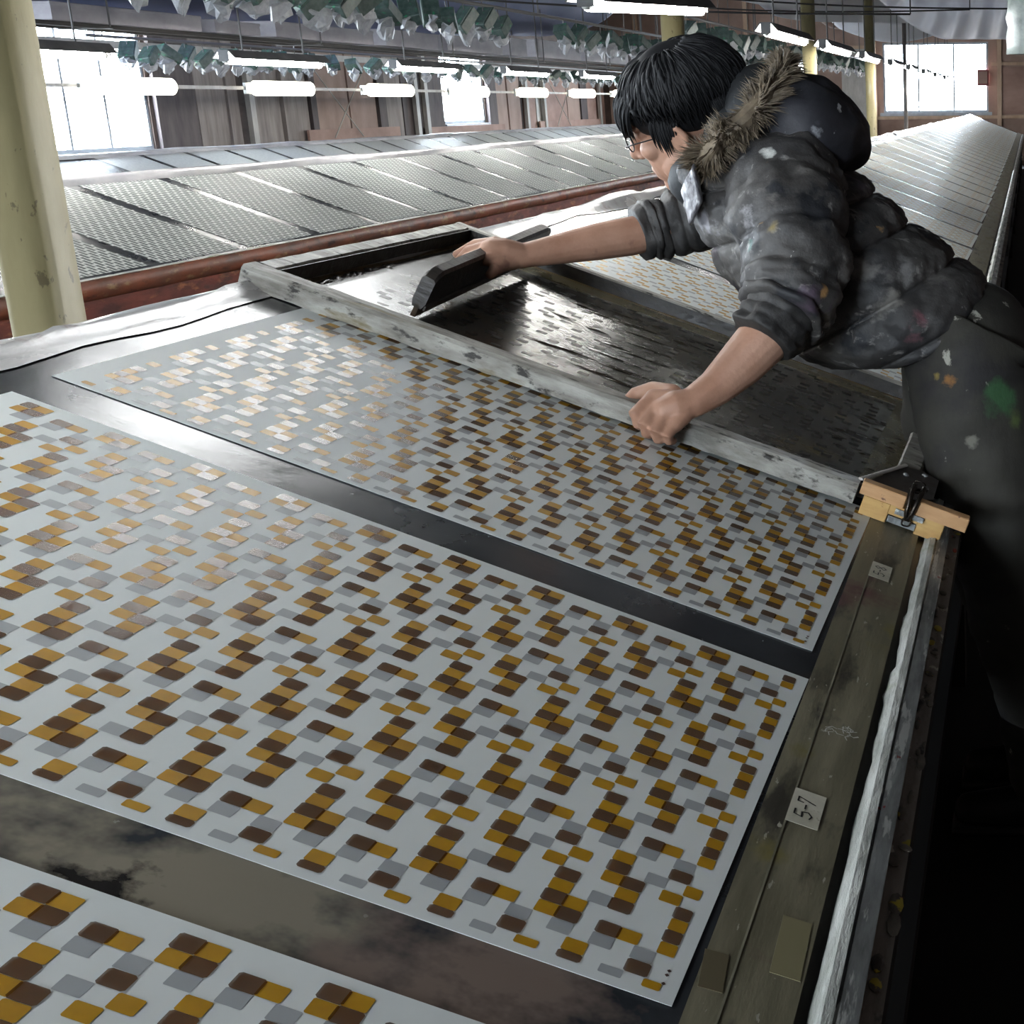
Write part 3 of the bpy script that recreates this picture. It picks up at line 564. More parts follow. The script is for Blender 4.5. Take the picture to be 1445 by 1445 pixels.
lr = tag(MB().box((XR2-.015, 6, 1.585), (XR2+.015, 30, 1.615)).build('lamp_rail', m_pale), 'long pale rail carrying the row of lamps near the left wall', 'rail')
lr.rotation_euler = (0, 0, 0)
for i in range(0, 8):
    y_ = 10.85+2.55*i; z = 1.563
    o = tag(empty('rail_lamp', (XR2+.09, y_, z+.035)), ['glowing lamp on the wall rail in front of the large left window', 'glowing lamp on the wall rail right of the large left window', 'glowing lamp on the wall rail above the crossed wires', 'glowing lamp on the wall rail within the glare of the small window', 'glowing lamp on the wall rail right of the small window', 'glowing lamp on the wall rail next to the worker\'s forehead'][i] if i < 6 else 'glowing lamp on the wall rail behind the worker', 'lamp', None if i < 6 else 'lamps hidden behind the worker')
    MB().box((-.085, -.62, -.05), (-.055, .62, .05)).build('lamp_body', m_cap, o)
    k = MB(); k.tube([(0, -.60, .0), (0, -.585, .0), (0, -.56, 0), (0, .56, 0), (0, .585, 0), (0, .60, 0)], [.03, .055, .07, .07, .055, .03], 16, flat=.75, up=(1, 0, 0)); k.build('diffuser', m_tube2, o, True)

# ================================================================== hanging stock overhead
m_green = mat('green_card', lin(44, 66, 60), lin(78, 92, 90), (30, 30, 30), .45, specks=((lin(30, 130, 90), (26, 26, 26), .66, .1),))
m_bag = mat('milky_plastic_bag', lin(186, 188, 192), lin(156, 158, 164), (30, 30, 30), .4, bump=.3, bsc=60, alpha=.72)
def packet_meshes(seed):
    r = random.Random(seed); A = Matrix.Rotation(math.radians(r.choice((40, -38, 52))+r.uniform(-10, 10)), 4, 'X') @ Matrix.Rotation(r.uniform(-.5, .5), 4, 'Z')
    A = Matrix.Translation((0, 0, .012)) @ A; c = MB().box((-.055, -.088, -.036), (.055, .088, .036), .004, A).box((-.048, -.076, .0365), (.048, .076, .042), 0, A).mesh('card')
    k = MB(); n = 9; vs = []; fs = []; lean = r.uniform(-.04, .04); lo = r.uniform(.10, .15)
    rows = [(.070, -.015), (.084, -.035), (.088, -.055), (.070, -.082), (.040, -lo+.012), (.010, -lo)]
    for i, (rad, zz) in enumerate(rows):
        for j in range(n): q = 2*pi*(j+.5*(i % 2))/n; e = rad*(1+r.uniform(-.38, .38)); vs.append((e*.55*math.cos(q), e*math.sin(q)+lean*i/5, zz+r.uniform(-.02, .02)))
    for i in range(len(rows)-1):
        for j in range(n):
            q = (j+1) % n; a_, b_, c_, d_ = i*n+j, i*n+q, (i+1)*n+q, (i+1)*n+j; fs += [(a_, d_, b_), (b_, d_, c_)]
    fs.append(tuple((len(rows)-1)*n+j for j in range(n)))
    b = k.add(vs, fs).mesh('bag'); h = MB().tube([(0, 0, .04), (0, .004, .09), (0, -.006, .115), (0, .0, .13)], .0035, 6).mesh('hook')
    c.materials.append(m_green); b.materials.append(m_bag); h.materials.append(m_rod)
    return c, b, h
PK = [packet_meshes(i) for i in range(11)]
def packet(x, y_, z, i, label, group):
    o = tag(empty('wrapped_packet', (x, y_, z), (0, 0, random.uniform(-.5, .5))), label, 'packet', group); sc = random.uniform(.92, 1.1); o.scale = (sc, sc, 1)
    c, b, h = PK[i*5 % 11]; obj('card', c, None, o); obj('bag', b, None, o); obj('hook', h, None, o)
def hang_rail(x, y0, y1, z, label, mm=None):
    o = tag(MB().tube([(x, y0, z), (x, y1, z)], .012, 8).build('hanging_rail', mm or m_rod, None, True), label, 'rail')
    for i in range(int((y1-y0)/3)+1): MB().tube([(x, y0+.2+3*i, z), (x, y0+.2+3*i, ZC)], .006, 6).build('hanger_rod', m_rod, o)
hang_rail(-3.35, 3.5, 21, 2.052, 'dark overhead rail carrying wrapped green packets over the aisle')
hang_rail(-6.7, 9.6, 27, 1.945, 'dark overhead rail of green packets near the window wall')
hang_rail(-2.35, 9.8, 24, 2.052, 'dark overhead rail of packets behind the worker\'s hood')
y_ = 4.6; i = 0
while y_ < 8.9: packet(-3.35, y_, 1.93+.02*math.sin(i*2.1), i, 'green card packet in a torn white bag, %s from the left on the aisle rail' % ORD[i], 'packets on the aisle rail, near bunch'); y_ += .30+.05*math.sin(i*1.7); i += 1
y_ = 10.3
while y_ < 20.5: packet(-3.35, y_, 1.925+.02*math.sin(i*2.1), i, 'green card packet in a white bag, in the bunch beside the worker\'s hair', 'packets on the aisle rail, far bunch'); y_ += .34; i += 1
y_ = 10.1
while y_ < 26: packet(-6.7, y_, 1.82+.015*math.sin(i*2.1), i, 'small green packet hung before the window wall, %s from the left' % ORD[i] if i < 16 else 'small green packet on the distant half of the window side rail', 'packets on the window side rail'); y_ += (.27 if y_ < 12.8 else .48); i += 1
y_ = 10.1
while y_ < 23: packet(-2.35, y_, 1.93+.015*math.sin(i*2.1), i, 'dark green packet hung above the worker\'s hood', 'packets above the hood'); y_ += .45; i += 1
# pale boxes in a row on a hanging rack
m_box = mat('pale_box_board', lin(176, 172, 176), lin(152, 148, 154), (4, 3, 6), .7)
BX = [(6.9, 8.45, 1.90, 2.0), (8.62, 9.22, 1.905, 1.99), (9.45, 11.1, 1.91, 2.02), (11.35, 12.5, 1.915, 2.05), (12.72, 14.22, 1.92, 2.06), (14.5, 15.0, 1.925, 2.10), (15.3, 17.0, 1.93, 2.12), (17.25, 19.2, 1.935, 2.14), (19.35, 21.5, 1.94, 2.16)]
for i, (a, b_, z0, z1) in enumerate(BX):
    o = tag(empty('pale_box', (-5.5, a, z0)), 'long pale box on the overhead rack, %s from the left end' % ['first', 'second', 'third', 'fourth', 'fifth', 'sixth', 'seventh', 'eighth', 'ninth'][i], 'box')
    MB().box((0, 0, 0), (.30, b_-a, z1-z0-.02)).build('box_body', m_box, o); MB().box((-.005, -.005, z1-z0-.02), (.305, b_-a+.005, z1-z0), .004).build('box_lid', m_box, o)
o = tag(MB().box((-5.48, 6.8, 1.875), (-5.44, 21.6, 1.899)).box((-5.28, 6.8, 1.875), (-5.24, 21.6, 1.899)).build('overhead_rack', m_dark), 'dark slender rack holding the row of pale boxes overhead', 'rack')
for i in range(6):
    for x in (-5.52, -5.18): MB().tube([(x, 7.4+2.7*i, 1.885), (x, 7.4+2.7*i, ZC)], .006, 6).build('hanger_rod', m_rod, o)
    MB().box((-5.53, 7.39+2.7*i, 1.872), (-5.17, 7.41+2.7*i, 1.876)).build('cross_bar', m_rod, o)

def cloth(name, fn, nu, nv, mm, label, cat='cloth', th=.004):
    vs = []; fs = []
    for i in range(nu+1):
        for j in range(nv+1): vs.append(fn(i/nu, j/nv))
    for i in range(nu):
        for j in range(nv): a = i*(nv+1)+j; fs.append((a, a+1, a+nv+2, a+nv+1))
    o = tag(MB().add(vs, fs).build(name, mm, None, True), label, cat); sm = o.modifiers.new('s', 'SOLIDIFY'); sm.thickness = th; return evaluated(o)
m_blue = mat('blue_tarp', lin(86, 98, 132), lin(112, 116, 146), (2, .7, 2), .55, bump=.2, bsc=(9, 3, 9)); m_whitecloth = bpy.data.materials.new('white_cloth'); m_whitecloth.use_nodes = True; t = m_whitecloth.node_tree; t.nodes.remove(t.nodes['Principled BSDF'])
a_, b_, c_ = t.nodes.new('ShaderNodeBsdfDiffuse'), t.nodes.new('ShaderNodeBsdfTranslucent'), t.nodes.new('ShaderNodeMixShader'); a_.inputs[0].default_value = b_.inputs[0].default_value = lin(246, 246, 250); c_.inputs[0].default_value = .55
t.links.new(a_.outputs[0], c_.inputs[1]); t.links.new(b_.outputs[0], c_.inputs[2]); t.links.new(c_.outputs[0], t.nodes['Material Output'].inputs[0])
m_browncloth = mat('brown_cloth', lin(112, 86, 74), lin(88, 66, 58), (6, 6, 6), .8)
def tarp(u, v):
    y_ = 4.5+14*u; base = 2.0+max(0, (y_-8.5))*.016+max(0, y_-14)*.03; sag = (abs(v-.45)/.55)**2
    return (-6.9+2.1*v, y_, base+.62*sag+.05*noise.noise(Vector((y_*.8, v*6, 3)))+.02*math.sin(y_*4+v*9)*.6)
cloth('blue_tarp', tarp, 120, 26, m_blue, 'sagging blue tarpaulin slung under the roof, upper left', 'tarpaulin')
def can(u, v):
    y_ = 9+16*u; return (-3.0+2.1*v, y_, 2.36+.012*(y_-9)+.10*math.cos(u*pi*5)+.05*math.sin(v*5+u*9)+.16*(abs(v-.5)*2)**2)
cloth('white_canopy', can, 110, 20, m_whitecloth, 'white cloth canopy sagging under the roof above the lamps')
def swag(u, v):
    x = -1.32+1.75*u; top = 2.62; hem = 2.03+.42*max(0, 1-u/.42)**1.6-.02*u
    z = top+(hem-top)*v; f = .05*math.sin(u*46+v*3)*(.3+v)+.05*noise.noise(Vector((u*9, v*4, 1)))
    return (x+.10*math.sin(v*3)*(1-u), 14.2+f-.55*math.sin(v*pi)*(.5), z)
cloth('white_drape', swag, 160, 24, m_whitecloth, 'white draped cloth with folds hanging at the top right corner')
def swag2(u, v):
    x = -4.15+2.1*u; return (x, 26.0+.9*v+.03*math.sin(u*30), 3.25-.55*math.sin(u*pi)*math.sin((.15+.7*v)*pi)+.02*math.sin(u*21+v*5))
cloth('brown_cloth', swag2, 60, 16, m_browncloth, 'brown cloth slung like a hammock left of the white drape')
for i, (x, yy, z) in enumerate(((-3.0, 9.2, 2.6), (-.95, 9.2, 2.6), (-3.0, 24.6, 2.7), (-.95, 24.6, 2.7))): pass
m_cable = mat('black_cable', lin(26, 24, 24), rough=.5)
for i, (pa, pb, dip) in enumerate((((-3.6, 9.0, 2.12), (-.6, 9.6, 2.02), .03), ((-3.6, 12.5, 2.32), (-.3, 13.0, 2.24), .05), ((-3.0, 11, 2.30), (.3, 11.6, 2.16), .04))):
    pa, pb = Vector(pa), Vector(pb); P = [pa.lerp(pb, t/12)-Vector((0, 0, dip*math.sin(pi*t/12))) for t in range(13)]
    k = MB().tube(P, .007, 6); k.tube([pa, (pa.x, pa.y, ZC)], .005, 6); k.tube([pb, (pb.x, pb.y, ZC)], .005, 6)
    tag(k.build('overhead_cable', m_cable, None, True), ['black cable strung overhead in front of the canopy, lowest', 'black cable strung overhead, farthest of the three', 'black cable strung overhead nearest the white drape'][i], 'cable')
bagk = MB(); n = 16; vs = []; fs = []
for i in range(9):
    t = i/8; rr = .10*math.sin(min(1, t*1.6+.12)*pi*.62)
    for j in range(n): q = 2*pi*j/n; e = rr*(1+.2*noise.noise(Vector((j*.8, i*.9, 4)))); vs.append((e*math.cos(q), e*.7*math.sin(q), .30-.30*t+.01*noise.noise(Vector((j, i, 2)))))
for i in range(8):
    for j in range(n): q = (j+1) % n; fs.append((i*n+j, (i+1)*n+j, (i+1)*n+q, i*n+q))
fs.append(tuple(8*n+j for j in range(n)))
o = tag(bagk.add(vs, fs).build('hanging_bag', mat('grey_green_plastic', lin(170, 176, 172), lin(120, 128, 124), (14, 14, 14), .3, bump=.3, bsc=30), None, True, (.262, 5.0, 1.60)), 'grey crumpled plastic bag hanging at the very top right corner', 'bag')
MB().tube([(0, 0, .28), (0, 0, ZC-1.60)], .006, 6).build('hanger_rod', m_rod, o)

# ================================================================== the worker
m_skin = mat('skin', lin(184, 144, 122), lin(164, 122, 100), (14, 14, 14), .5, bump=.08, bsc=(120, 120, 120), spec=.4, specks=((lin(150, 112, 96), (22, 22, 22), .68, .1),))
m_hair = mat('black_hair', lin(20, 20, 22), lin(30, 30, 32), (60, 60, 20), .62, spec=.25)
m_jacket = mat('paint_stained_jacket', lin(50, 49, 50), lin(80, 77, 74), (6, 6, 6), .55, .68, bump=.3, bsc=(40, 40, 40), specks=((lin(116, 112, 108), (9, 9, 12), .60, .10), (lin(38, 39, 43), (11, 11, 11), .58, .08), (lin(140, 137, 133), (24, 60, 34), .66, .10), (lin(190, 188, 184), (60, 110, 60), .80, .03), (lin(92, 76, 92), (5, 5, 5), .70, .10), (lin(140, 114, 80), (17, 17, 17), .80, .03)),
    spots=(((-.205, .828, 1.186), .016, lin(52, 104, 94), 20), ((-.178, .926, 1.334), .016, lin(214, 214, 208), 24), ((-.075, .785, 1.112), .012, lin(170, 130, 84), 30), ((-.165, .81, 1.235), .010, lin(160, 110, 130), 40), ((.010, .945, 1.068), .030, lin(126, 122, 116), 22), ((-.060, .83, 1.075), .034, lin(120, 116, 110), 20), ((.048, .97, 1.126), .030, lin(122, 120, 118), 22), ((-.215, .83, 1.225), .030, lin(150, 148, 150), 26), ((.06, .95, 1.03), .022, lin(122, 86, 92), 26), ((-.16, .80, 1.215), .016, lin(118, 104, 66), 20), ((-.30, .99, 1.215), .036, lin(140, 138, 142), 24)))
m_hood2 = mat('navy_black_hood', lin(40, 41, 46), lin(56, 56, 62), (7, 7, 7), .62, bump=.15, bsc=30, specks=((lin(196, 198, 200), (24, 24, 24), .735, .02), (lin(84, 84, 90), (12, 12, 12), .66, .1)), spots=(((-.102, .998, 1.361), .012, lin(150, 152, 156), 60), ((-.085, 1.0, 1.385), .006, lin(190, 190, 192), 90)))
m_lining = mat('black_lining', lin(30, 32, 33), lin(46, 48, 50), (12, 12, 12), .7, bump=.2, bsc=40)
m_cuff = mat('dark_cuff', lin(38, 37, 37), lin(64, 62, 60), (20, 20, 20), .6, bump=.3, bsc=50)
m_fur = mat('brown_fur', lin(134, 120, 100), lin(94, 82, 68), (40, 40, 40), .6)
m_pants = mat('stained_work_trousers', lin(46, 44, 39), lin(62, 60, 53), (7, 7, 7), .75, bump=.2, bsc=(60, 60, 30), specks=((lin(44, 42, 42), (5, 5, 5), .56, .12), (lin(170, 168, 156), (22, 22, 14), .715, .04)), spots=(((.214, .945, .903), .036, lin(58, 94, 60), 14), ((.235, .95, .86), .022, lin(86, 100, 58), 14), ((.118, .928, .938), .013, lin(140, 98, 50), 34), ((.095, .93, .945), .010, lin(140, 122, 60), 34), ((.16, .92, .83), .014, lin(120, 118, 108), 30)))
# --- body, one continuous skin
HF = Vector((-.948, .128, -.290)).normalized(); HL = Vector((-.0227, -.9371, -.3482)); HL = (HL-HF*HL.dot(HF)).normalized(); HU = HF.cross(HL).normalized()
HC = Vector((-.360, 1.136, 1.374))
def hp(f, l, u): return HC+HF*f+HL*l+HU*u
AX = (HF, HL, HU)
def hand(k, wrist, mcps, pips, dips, tips, thumb, r0=.0096):
    w_ = Vector(wrist)
    for i, m_ in enumerate(mcps): k.limb([w_.lerp(Vector(m_), .15), w_.lerp(Vector(m_), .6), m_], [.017, .0155, .0125], 10)
    mid = sum((Vector(q) for q in mcps), Vector())/4; k.limb([w_, w_.lerp(mid, .55), w_.lerp(mid, .92)], [.025, .028, .023], 12)
    for i in range(4):
        rr = [r0*1.18, r0*1.12, r0*.98, r0*.82] if i < 3 else [r0*1.0, r0*.95, r0*.85, r0*.72]
        k.limb([mcps[i], pips[i], dips[i], tips[i]], rr, 10)
    k.limb(thumb, [.016, .0135, .0115, .0090][:len(thumb)], 10)
k = MB()
k.ball(hp(-.012, 0, .045), (.098, .077, .093), AX, 28, 18); k.ball(hp(.035, 0, -.035), (.062, .060, .078), AX, 24, 16); k.ball(hp(.066, 0, -.092), (.026, .026, .024), AX, 14, 10)
k.ball(hp(.075, 0, .035), (.022, .055, .014), AX, 16, 10)
for s_ in (-1, 1):
    k.ball(hp(.066, s_*.036, -.012), (.026, .024, .022), AX, 14, 10); k.ball(hp(.02, s_*.052, -.055), (.042, .016, .035), AX, 14, 10)
    k.ball(hp(.077, s_*.031, .018), (.013, .016, .010), AX, 12, 8)
    k.ball(hp(-.004, s_*.080, -.004), (.018, .008, .030), (HF*.92-HU*.38, HL, HU*.92+HF*.38), 16, 12); k.limb([hp(.010, s_*.078, .018), hp(-.010, s_*.087, .024), hp(-.020, s_*.088, .004), hp(-.010, s_*.083, -.024), hp(.004, s_*.078, -.030)], [.005, .006, .006, .0055, .005], 8)
k.limb([hp(.090, 0, .022), hp(.108, 0, -.004), hp(.116, 0, -.022)], [.009, .011, .0125], 12); k.ball(hp(.102, .010, -.026), (.010, .009, .007), AX, 10, 8); k.ball(hp(.102, -.010, -.026), (.010, .009, .007), AX, 10, 8)
k.limb([hp(.086, -.022, -.062), hp(.096, 0, -.058), hp(.086, .022, -.062)], [.005, .008, .005], 10); k.limb([hp(.084, -.018, -.074), hp(.093, 0, -.073), hp(.084, .018, -.074)], [.005, .008, .005], 10)
k.limb([hp(-.02, 0, -.03), hp(-.05, 0, -.085), Vector((-.235, 1.15, 1.250))], [.054, .054, .075], 18)
k.limb([(-.225, 1.15, 1.22), (-.13, 1.15, 1.14), (-.02, 1.15, 1.06), (.09, 1.15, .995), (.15, 1.14, .955)], [.120, .125, .105, .090, .085], 22)
k.limb([(-.19, 1.30, 1.20), (-.19, 1.15, 1.22), (-.18, 1.0, 1.21)], [.08, .10, .08], 16)
# left arm and hand (near), right arm and hand (far)
k.limb([(-.180, .99, 1.215), (-.150, .92, 1.150), (-.136, .86, 1.085), (-.148, .82, 1.066)], [.058, .050, .046, .046], 16)
LW = (-0.2832, 0.712, 0.9420)
k.limb([(-0.1480, 0.820, 1.0733), (-0.1728, 0.795, 1.0370), (-0.2140, 0.770, 0.9942), (-0.2509, 0.740, 0.9610), LW], [.046, .0475, .042, .033, .027], 18, .92)
hand(k, LW, [(-0.3483, 0.712, 0.9528), (-0.3382, 0.695, 0.9387), (-0.3225, 0.683, 0.9248), (-0.3064, 0.674, 0.9116)], [(-0.3717, 0.675, 0.9290), (-0.3540, 0.660, 0.9148), (-0.3345, 0.652, 0.9050), (-0.3152, 0.650, 0.8985)],
     [(-0.3678, 0.682, 0.9136), (-0.3519, 0.670, 0.9011), (-0.3326, 0.664, 0.8931), (-0.3146, 0.664, 0.8895)], [(-0.3645, 0.694, 0.9063), (-0.3494, 0.686, 0.8952), (-0.3305, 0.682, 0.8878), (-0.3123, 0.682, 0.8854)], [(-0.3190, 0.730, 0.9538), (-0.3588, 0.755, 0.9562), (-0.3893, 0.757, 0.9477), (-0.4033, 0.735, 0.9343)])
k.limb([(-.20, 1.31, 1.20), (-.30, 1.33, 1.195), (-.40, 1.33, 1.183), (-.469, 1.31, 1.169)], [.050, .042, .038, .040], 16)
k.limb([(-.455, 1.31, 1.172), (-.518, 1.28, 1.160), (-.579, 1.245, 1.152), (-.645, 1.21, 1.142), (-.698, 1.175, 1.134)], [.038, .041, .038, .031, .025], 18, .92)
hand(k, (-.700, 1.172, 1.134), [(-.748, 1.170, 1.160), (-.752, 1.148, 1.156), (-.752, 1.127, 1.146), (-.748, 1.108, 1.134)], [(-.786, 1.172, 1.156), (-.792, 1.150, 1.146), (-.790, 1.128, 1.134), (-.783, 1.108, 1.120)],
     [(-.806, 1.172, 1.146), (-.812, 1.150, 1.128), (-.808, 1.130, 1.116), (-.800, 1.110, 1.104)], [(-.824, 1.170, 1.138), (-.816, 1.150, 1.110), (-.810, 1.132, 1.098), (-.802, 1.112, 1.088)], [(-.712, 1.155, 1.124), (-.722, 1.128, 1.122), (-.729, 1.106, 1.116), (-.734, 1.090, 1.108)])
HIPN, HIPF = Vector((.150, 1.04, .93)), Vector((.125, 1.25, .93))
LEGN = [HIPN, Vector((.178, 1.02, .76)), Vector((.215, 1.03, .54)), Vector((.262, 1.05, .30)), Vector((.300, 1.07, .09))]
LEGF = [HIPF, Vector((.110, 1.27, .74)), Vector((.170, 1.28, .50)), Vector((.250, 1.28, .28)), Vector((.310, 1.28, .09))]
for Lg in (LEGN, LEGF): k.limb([Lg[0]+Vector((.03, 0, 0))]+Lg[1:], [.075, .068, .052, .046, .038], 16)
body = k.build('person', m_skin)
rm = body.modifiers.new('r', 'REMESH'); rm.mode = 'VOXEL'; rm.voxel_size = .0031; rm.use_smooth_shade = True
sm = body.modifiers.new('s', 'SMOOTH'); sm.factor = .5; sm.iterations = 2
evaluated(body)
tag(body, 'person in a paint-stained quilted jacket leaning over the screen, holding the squeegee', 'person')
body.data.materials.clear(); body.data.materials.append(m_skin); body.data.polygons.foreach_set('use_smooth', [True]*len(body.data.polygons))
# fingernails on the near hand, thumb
k = MB(); k.ball((-0.4063, 0.7280, 0.9393), (.0055, .0050, .0038), None, 10, 6); k.build('thumbnail', mat('nail', lin(176, 140, 124), rough=.3), body)

# --- jacket torso: quilted loft from hem to neck
SEC = [((.198, 1.028), (-.002, .932), .205), ((.176, 1.079), (-.089, .928), .216), ((.127, 1.125), (-.173, .957), .22), ((.072, 1.169), (-.237, 1.014), .22), ((.020, 1.210), (-.284, 1.078), .225), ((-.020, 1.246), (-.330, 1.150), .232), ((-.070, 1.283), (-.358, 1.232), .215), ((-.144, 1.314), (-.378, 1.279), .155), ((-.222, 1.328), (-.386, 1.306), .105)]
NS = 20; tops = catmull([(a[0], 0, a[1]) for a, b_, w_ in SEC], NS); bots = catmull([(b_[0], 0, b_[1]) for a, b_, w_ in SEC], NS); lats = lerp1([w_ for a, b_, w_ in SEC], NS)
SEAM = [.55, 2.05, 3.55, 5.0, 6.3, 8.3]
vs = []; fs = []; nA = 150; nR = len(tops)
for i in range(nR):
    p = i/NS; T_, B_ = tops[i], bots[i]; c = (T_+B_)/2; up_ = (T_-B_)/2; axd = (tops[min(i+1, nR-1)]+bots[min(i+1, nR-1)]-tops[max(i-1, 0)]-bots[max(i-1, 0)]).normalized()
    puff = 0.0
    if p < SEAM[0]: puff = .35*math.sin(pi*p/SEAM[0])**.6
    for a, b_ in zip(SEAM[:-1], SEAM[1:]):
        if a <= p <= b_: puff = math.sin(pi*(p-a)/(b_-a))**.55
    for j in range(nA):
        q = 2*pi*j/nA; ca, sa = math.cos(q), math.sin(q); e = (abs(ca)**2.3+abs(sa)**2.3)**(-1/2.3)
        sq_ = 1.0
        for qs in (pi*.5, pi*1.5, 0.02+pi*.80, pi*1.2):                # lengthwise quilting seams down the sides
            d_ = abs((q-qs+pi) % (2*pi)-pi); sq_ = min(sq_, (min(1, d_/.34))**.5)
        P = c+up_*ca*e+Vector((0, 1, 0))*(-lats[i])*sa*e; P.y += 1.15
        nrm = (up_.normalized()*ca+Vector((0, -1, 0))*sa).normalized()
        wr = .010*noise.noise(P*9)+.008*noise.noise(P*22)+.006*(.5-abs(noise.noise(Vector((P.x*30+P.z*12, P.y*18, P.z*30-P.x*12)))))+.003*noise.noise(P*70)
        P = P+nrm*(.019*(puff**.7)*(.55+.45*sq_)-.015+wr)
        vs.append(P)
for i in range(nR-1):
    for j in range(nA): q = (j+1) % nA; fs.append((i*nA+j, i*nA+q, (i+1)*nA+q, (i+1)*nA+j))
c0 = len(vs); vs += [sum((Vector(vs[j]) for j in range(nA)), Vector())/nA+Vector((-.02, 0, .02)), sum((Vector(vs[(nR-1)*nA+j]) for j in range(nA)), Vector())/nA]
for j in range(nA): q = (j+1) % nA; fs.append((c0, q, j)); fs.append((c0+1, (nR-1)*nA+j, (nR-1)*nA+q))
jk = MB().add(vs, fs)
def sleeve(k, pts, rad, seams, n=16, amp=.012, seed=0, flat=1.0):
    P = catmull(pts, n); Rr = lerp1(rad, n); nA = 48; vs = []; fs = []; prev = None; N = len(P)
    for i, p in enumerate(P):
        t = i/n; d = (P[min(i+1, N-1)]-P[max(i-1, 0)]).normalized(); a = prev or Vector((0, 1, .2)); a = (a-d*a.dot(d)).normalized(); b_ = d.cross(a); prev = a; puff = 0
        for x, y_ in zip(seams[:-1], seams[1:]):
            if x <= t <= y_: puff = math.sin(pi*(t-x)/(y_-x))**.55
        for j in range(nA):
            q = 2*pi*j/nA; dr = a*math.cos(q)*flat+b_*math.sin(q); X = p+dr*Rr[i]; wr = .010*noise.noise(X*14+Vector((seed, 0, 0)))+.008*noise.noise(X*34)+.007*(.5-abs(noise.noise(Vector((X.x*24, X.y*24, X.z*52+seed)))))+.003*noise.noise(X*80)
            vs.append(X+dr*(amp*puff-.006+wr))
    for i in range(N-1):
        for j in range(nA): q = (j+1) % nA; fs.append((i*nA+j, i*nA+q, (i+1)*nA+q, (i+1)*nA+j))
    c0 = len(vs); vs += [P[0], P[-1]]
    for j in range(nA): q = (j+1) % nA; fs.append((c0, q, j)); fs.append((c0+1, (N-1)*nA+j, (N-1)*nA+q))
    k.add(vs, fs)
jacket = jk.build('jacket', m_jacket, body, True)
k = MB(); sleeve(k, [(-.168, 1.06, 1.262), (-.165, .985, 1.245), (-.146, .925, 1.205), (-.134, .88, 1.150), (-.140, .838, 1.100), (-.156, .805, 1.066)], [.102, .100, .094, .088, .078, .064], [0, 1.3, 2.5, 3.6, 4.5, 5.0], seed=1)
sl1 = k.build('sleeve', m_jacket, body, True)
k = MB(); sleeve(k, [(-.150, .812, 1.078), (-.162, .797, 1.056), (-.178, .777, 1.032)], [.062, .060, .057], [0, .7, 1.4, 2], 12, .004, 4); k.build('rolled_cuff', m_cuff, sl1, True)
k = MB(); sleeve(k, [(-.215, 1.27, 1.225), (-.290, 1.31, 1.212), (-.356, 1.325, 1.200), (-.409, 1.33, 1.186), (-.455, 1.32, 1.177), (-.492, 1.302, 1.169)], [.088, .074, .066, .062, .060, .056], [0, 1.5, 2.4, 3.2, 4, 4.6, 5], amp=.008, seed=3)
sl2 = k.build('sleeve', m_cuff, body, True)
k = MB(); sleeve(k, [(-.478, 1.308, 1.172), (-.492, 1.300, 1.169), (-.508, 1.290, 1.165)], [.059, .057, .054], [0, 1, 2], 10, .003, 4); k.build('rolled_cuff', m_cuff, sl2, True)
# collar and open front
NC = Vector((-.292, 1.15, 1.302)); na = Vector((-.55, 0, .83)).normalized(); ne = Vector((.83, 0, .55)).normalized()
k = MB(); ring = [NC+ne*.076*math.cos(2*pi*i/28)+Vector((0, 1, 0))*.098*math.sin(2*pi*i/28)+na*(.012*math.sin(4*pi*i/28)) for i in range(29)]; k.tube(ring, [.040+.006*noise.noise(Vector((i*.7, 0, 0))) for i in range(29)], 14); k.build('collar', m_lining, jacket, True)
Q4 = [Vector((-.314, .950, 1.309)), Vector((-.302, .935, 1.245)), Vector((-.330, .965, 1.205)), Vector((-.346, .985, 1.262))]
k = MB(); vs = []; fs = []
for side in (0, 1):
    for i in range(9):
        for j in range(7):
            u, v = i/8, j/6; p = Q4[0].lerp(Q4[1], u).lerp(Q4[3].lerp(Q4[2], u), v); p.y += .010*noise.noise(p*60)+.006*math.sin(v*7)+side*.03; vs.append(p)
for side in (0, 1):
    for i in range(8):
        for j in range(6): a_ = side*63+i*7+j; q = (a_, a_+1, a_+8, a_+7); fs.append(q if side else q[::-1])
rim = [j for j in range(7)]+[i*7+6 for i in range(1, 9)]+[56+j for j in range(5, -1, -1)]+[i*7 for i in range(7, 0, -1)]
for x_, y_ in zip(rim, rim[1:]+rim[:1]): fs.append((x_, y_, y_+63, x_+63))
k.add(vs, fs).build('paint_smeared_flap', mat('white_smeared_flap', lin(176, 174, 178), lin(84, 82, 86), (40, 40, 16), .35, bump=.3, bsc=60, lo=.42, hi=.56), jacket, True)
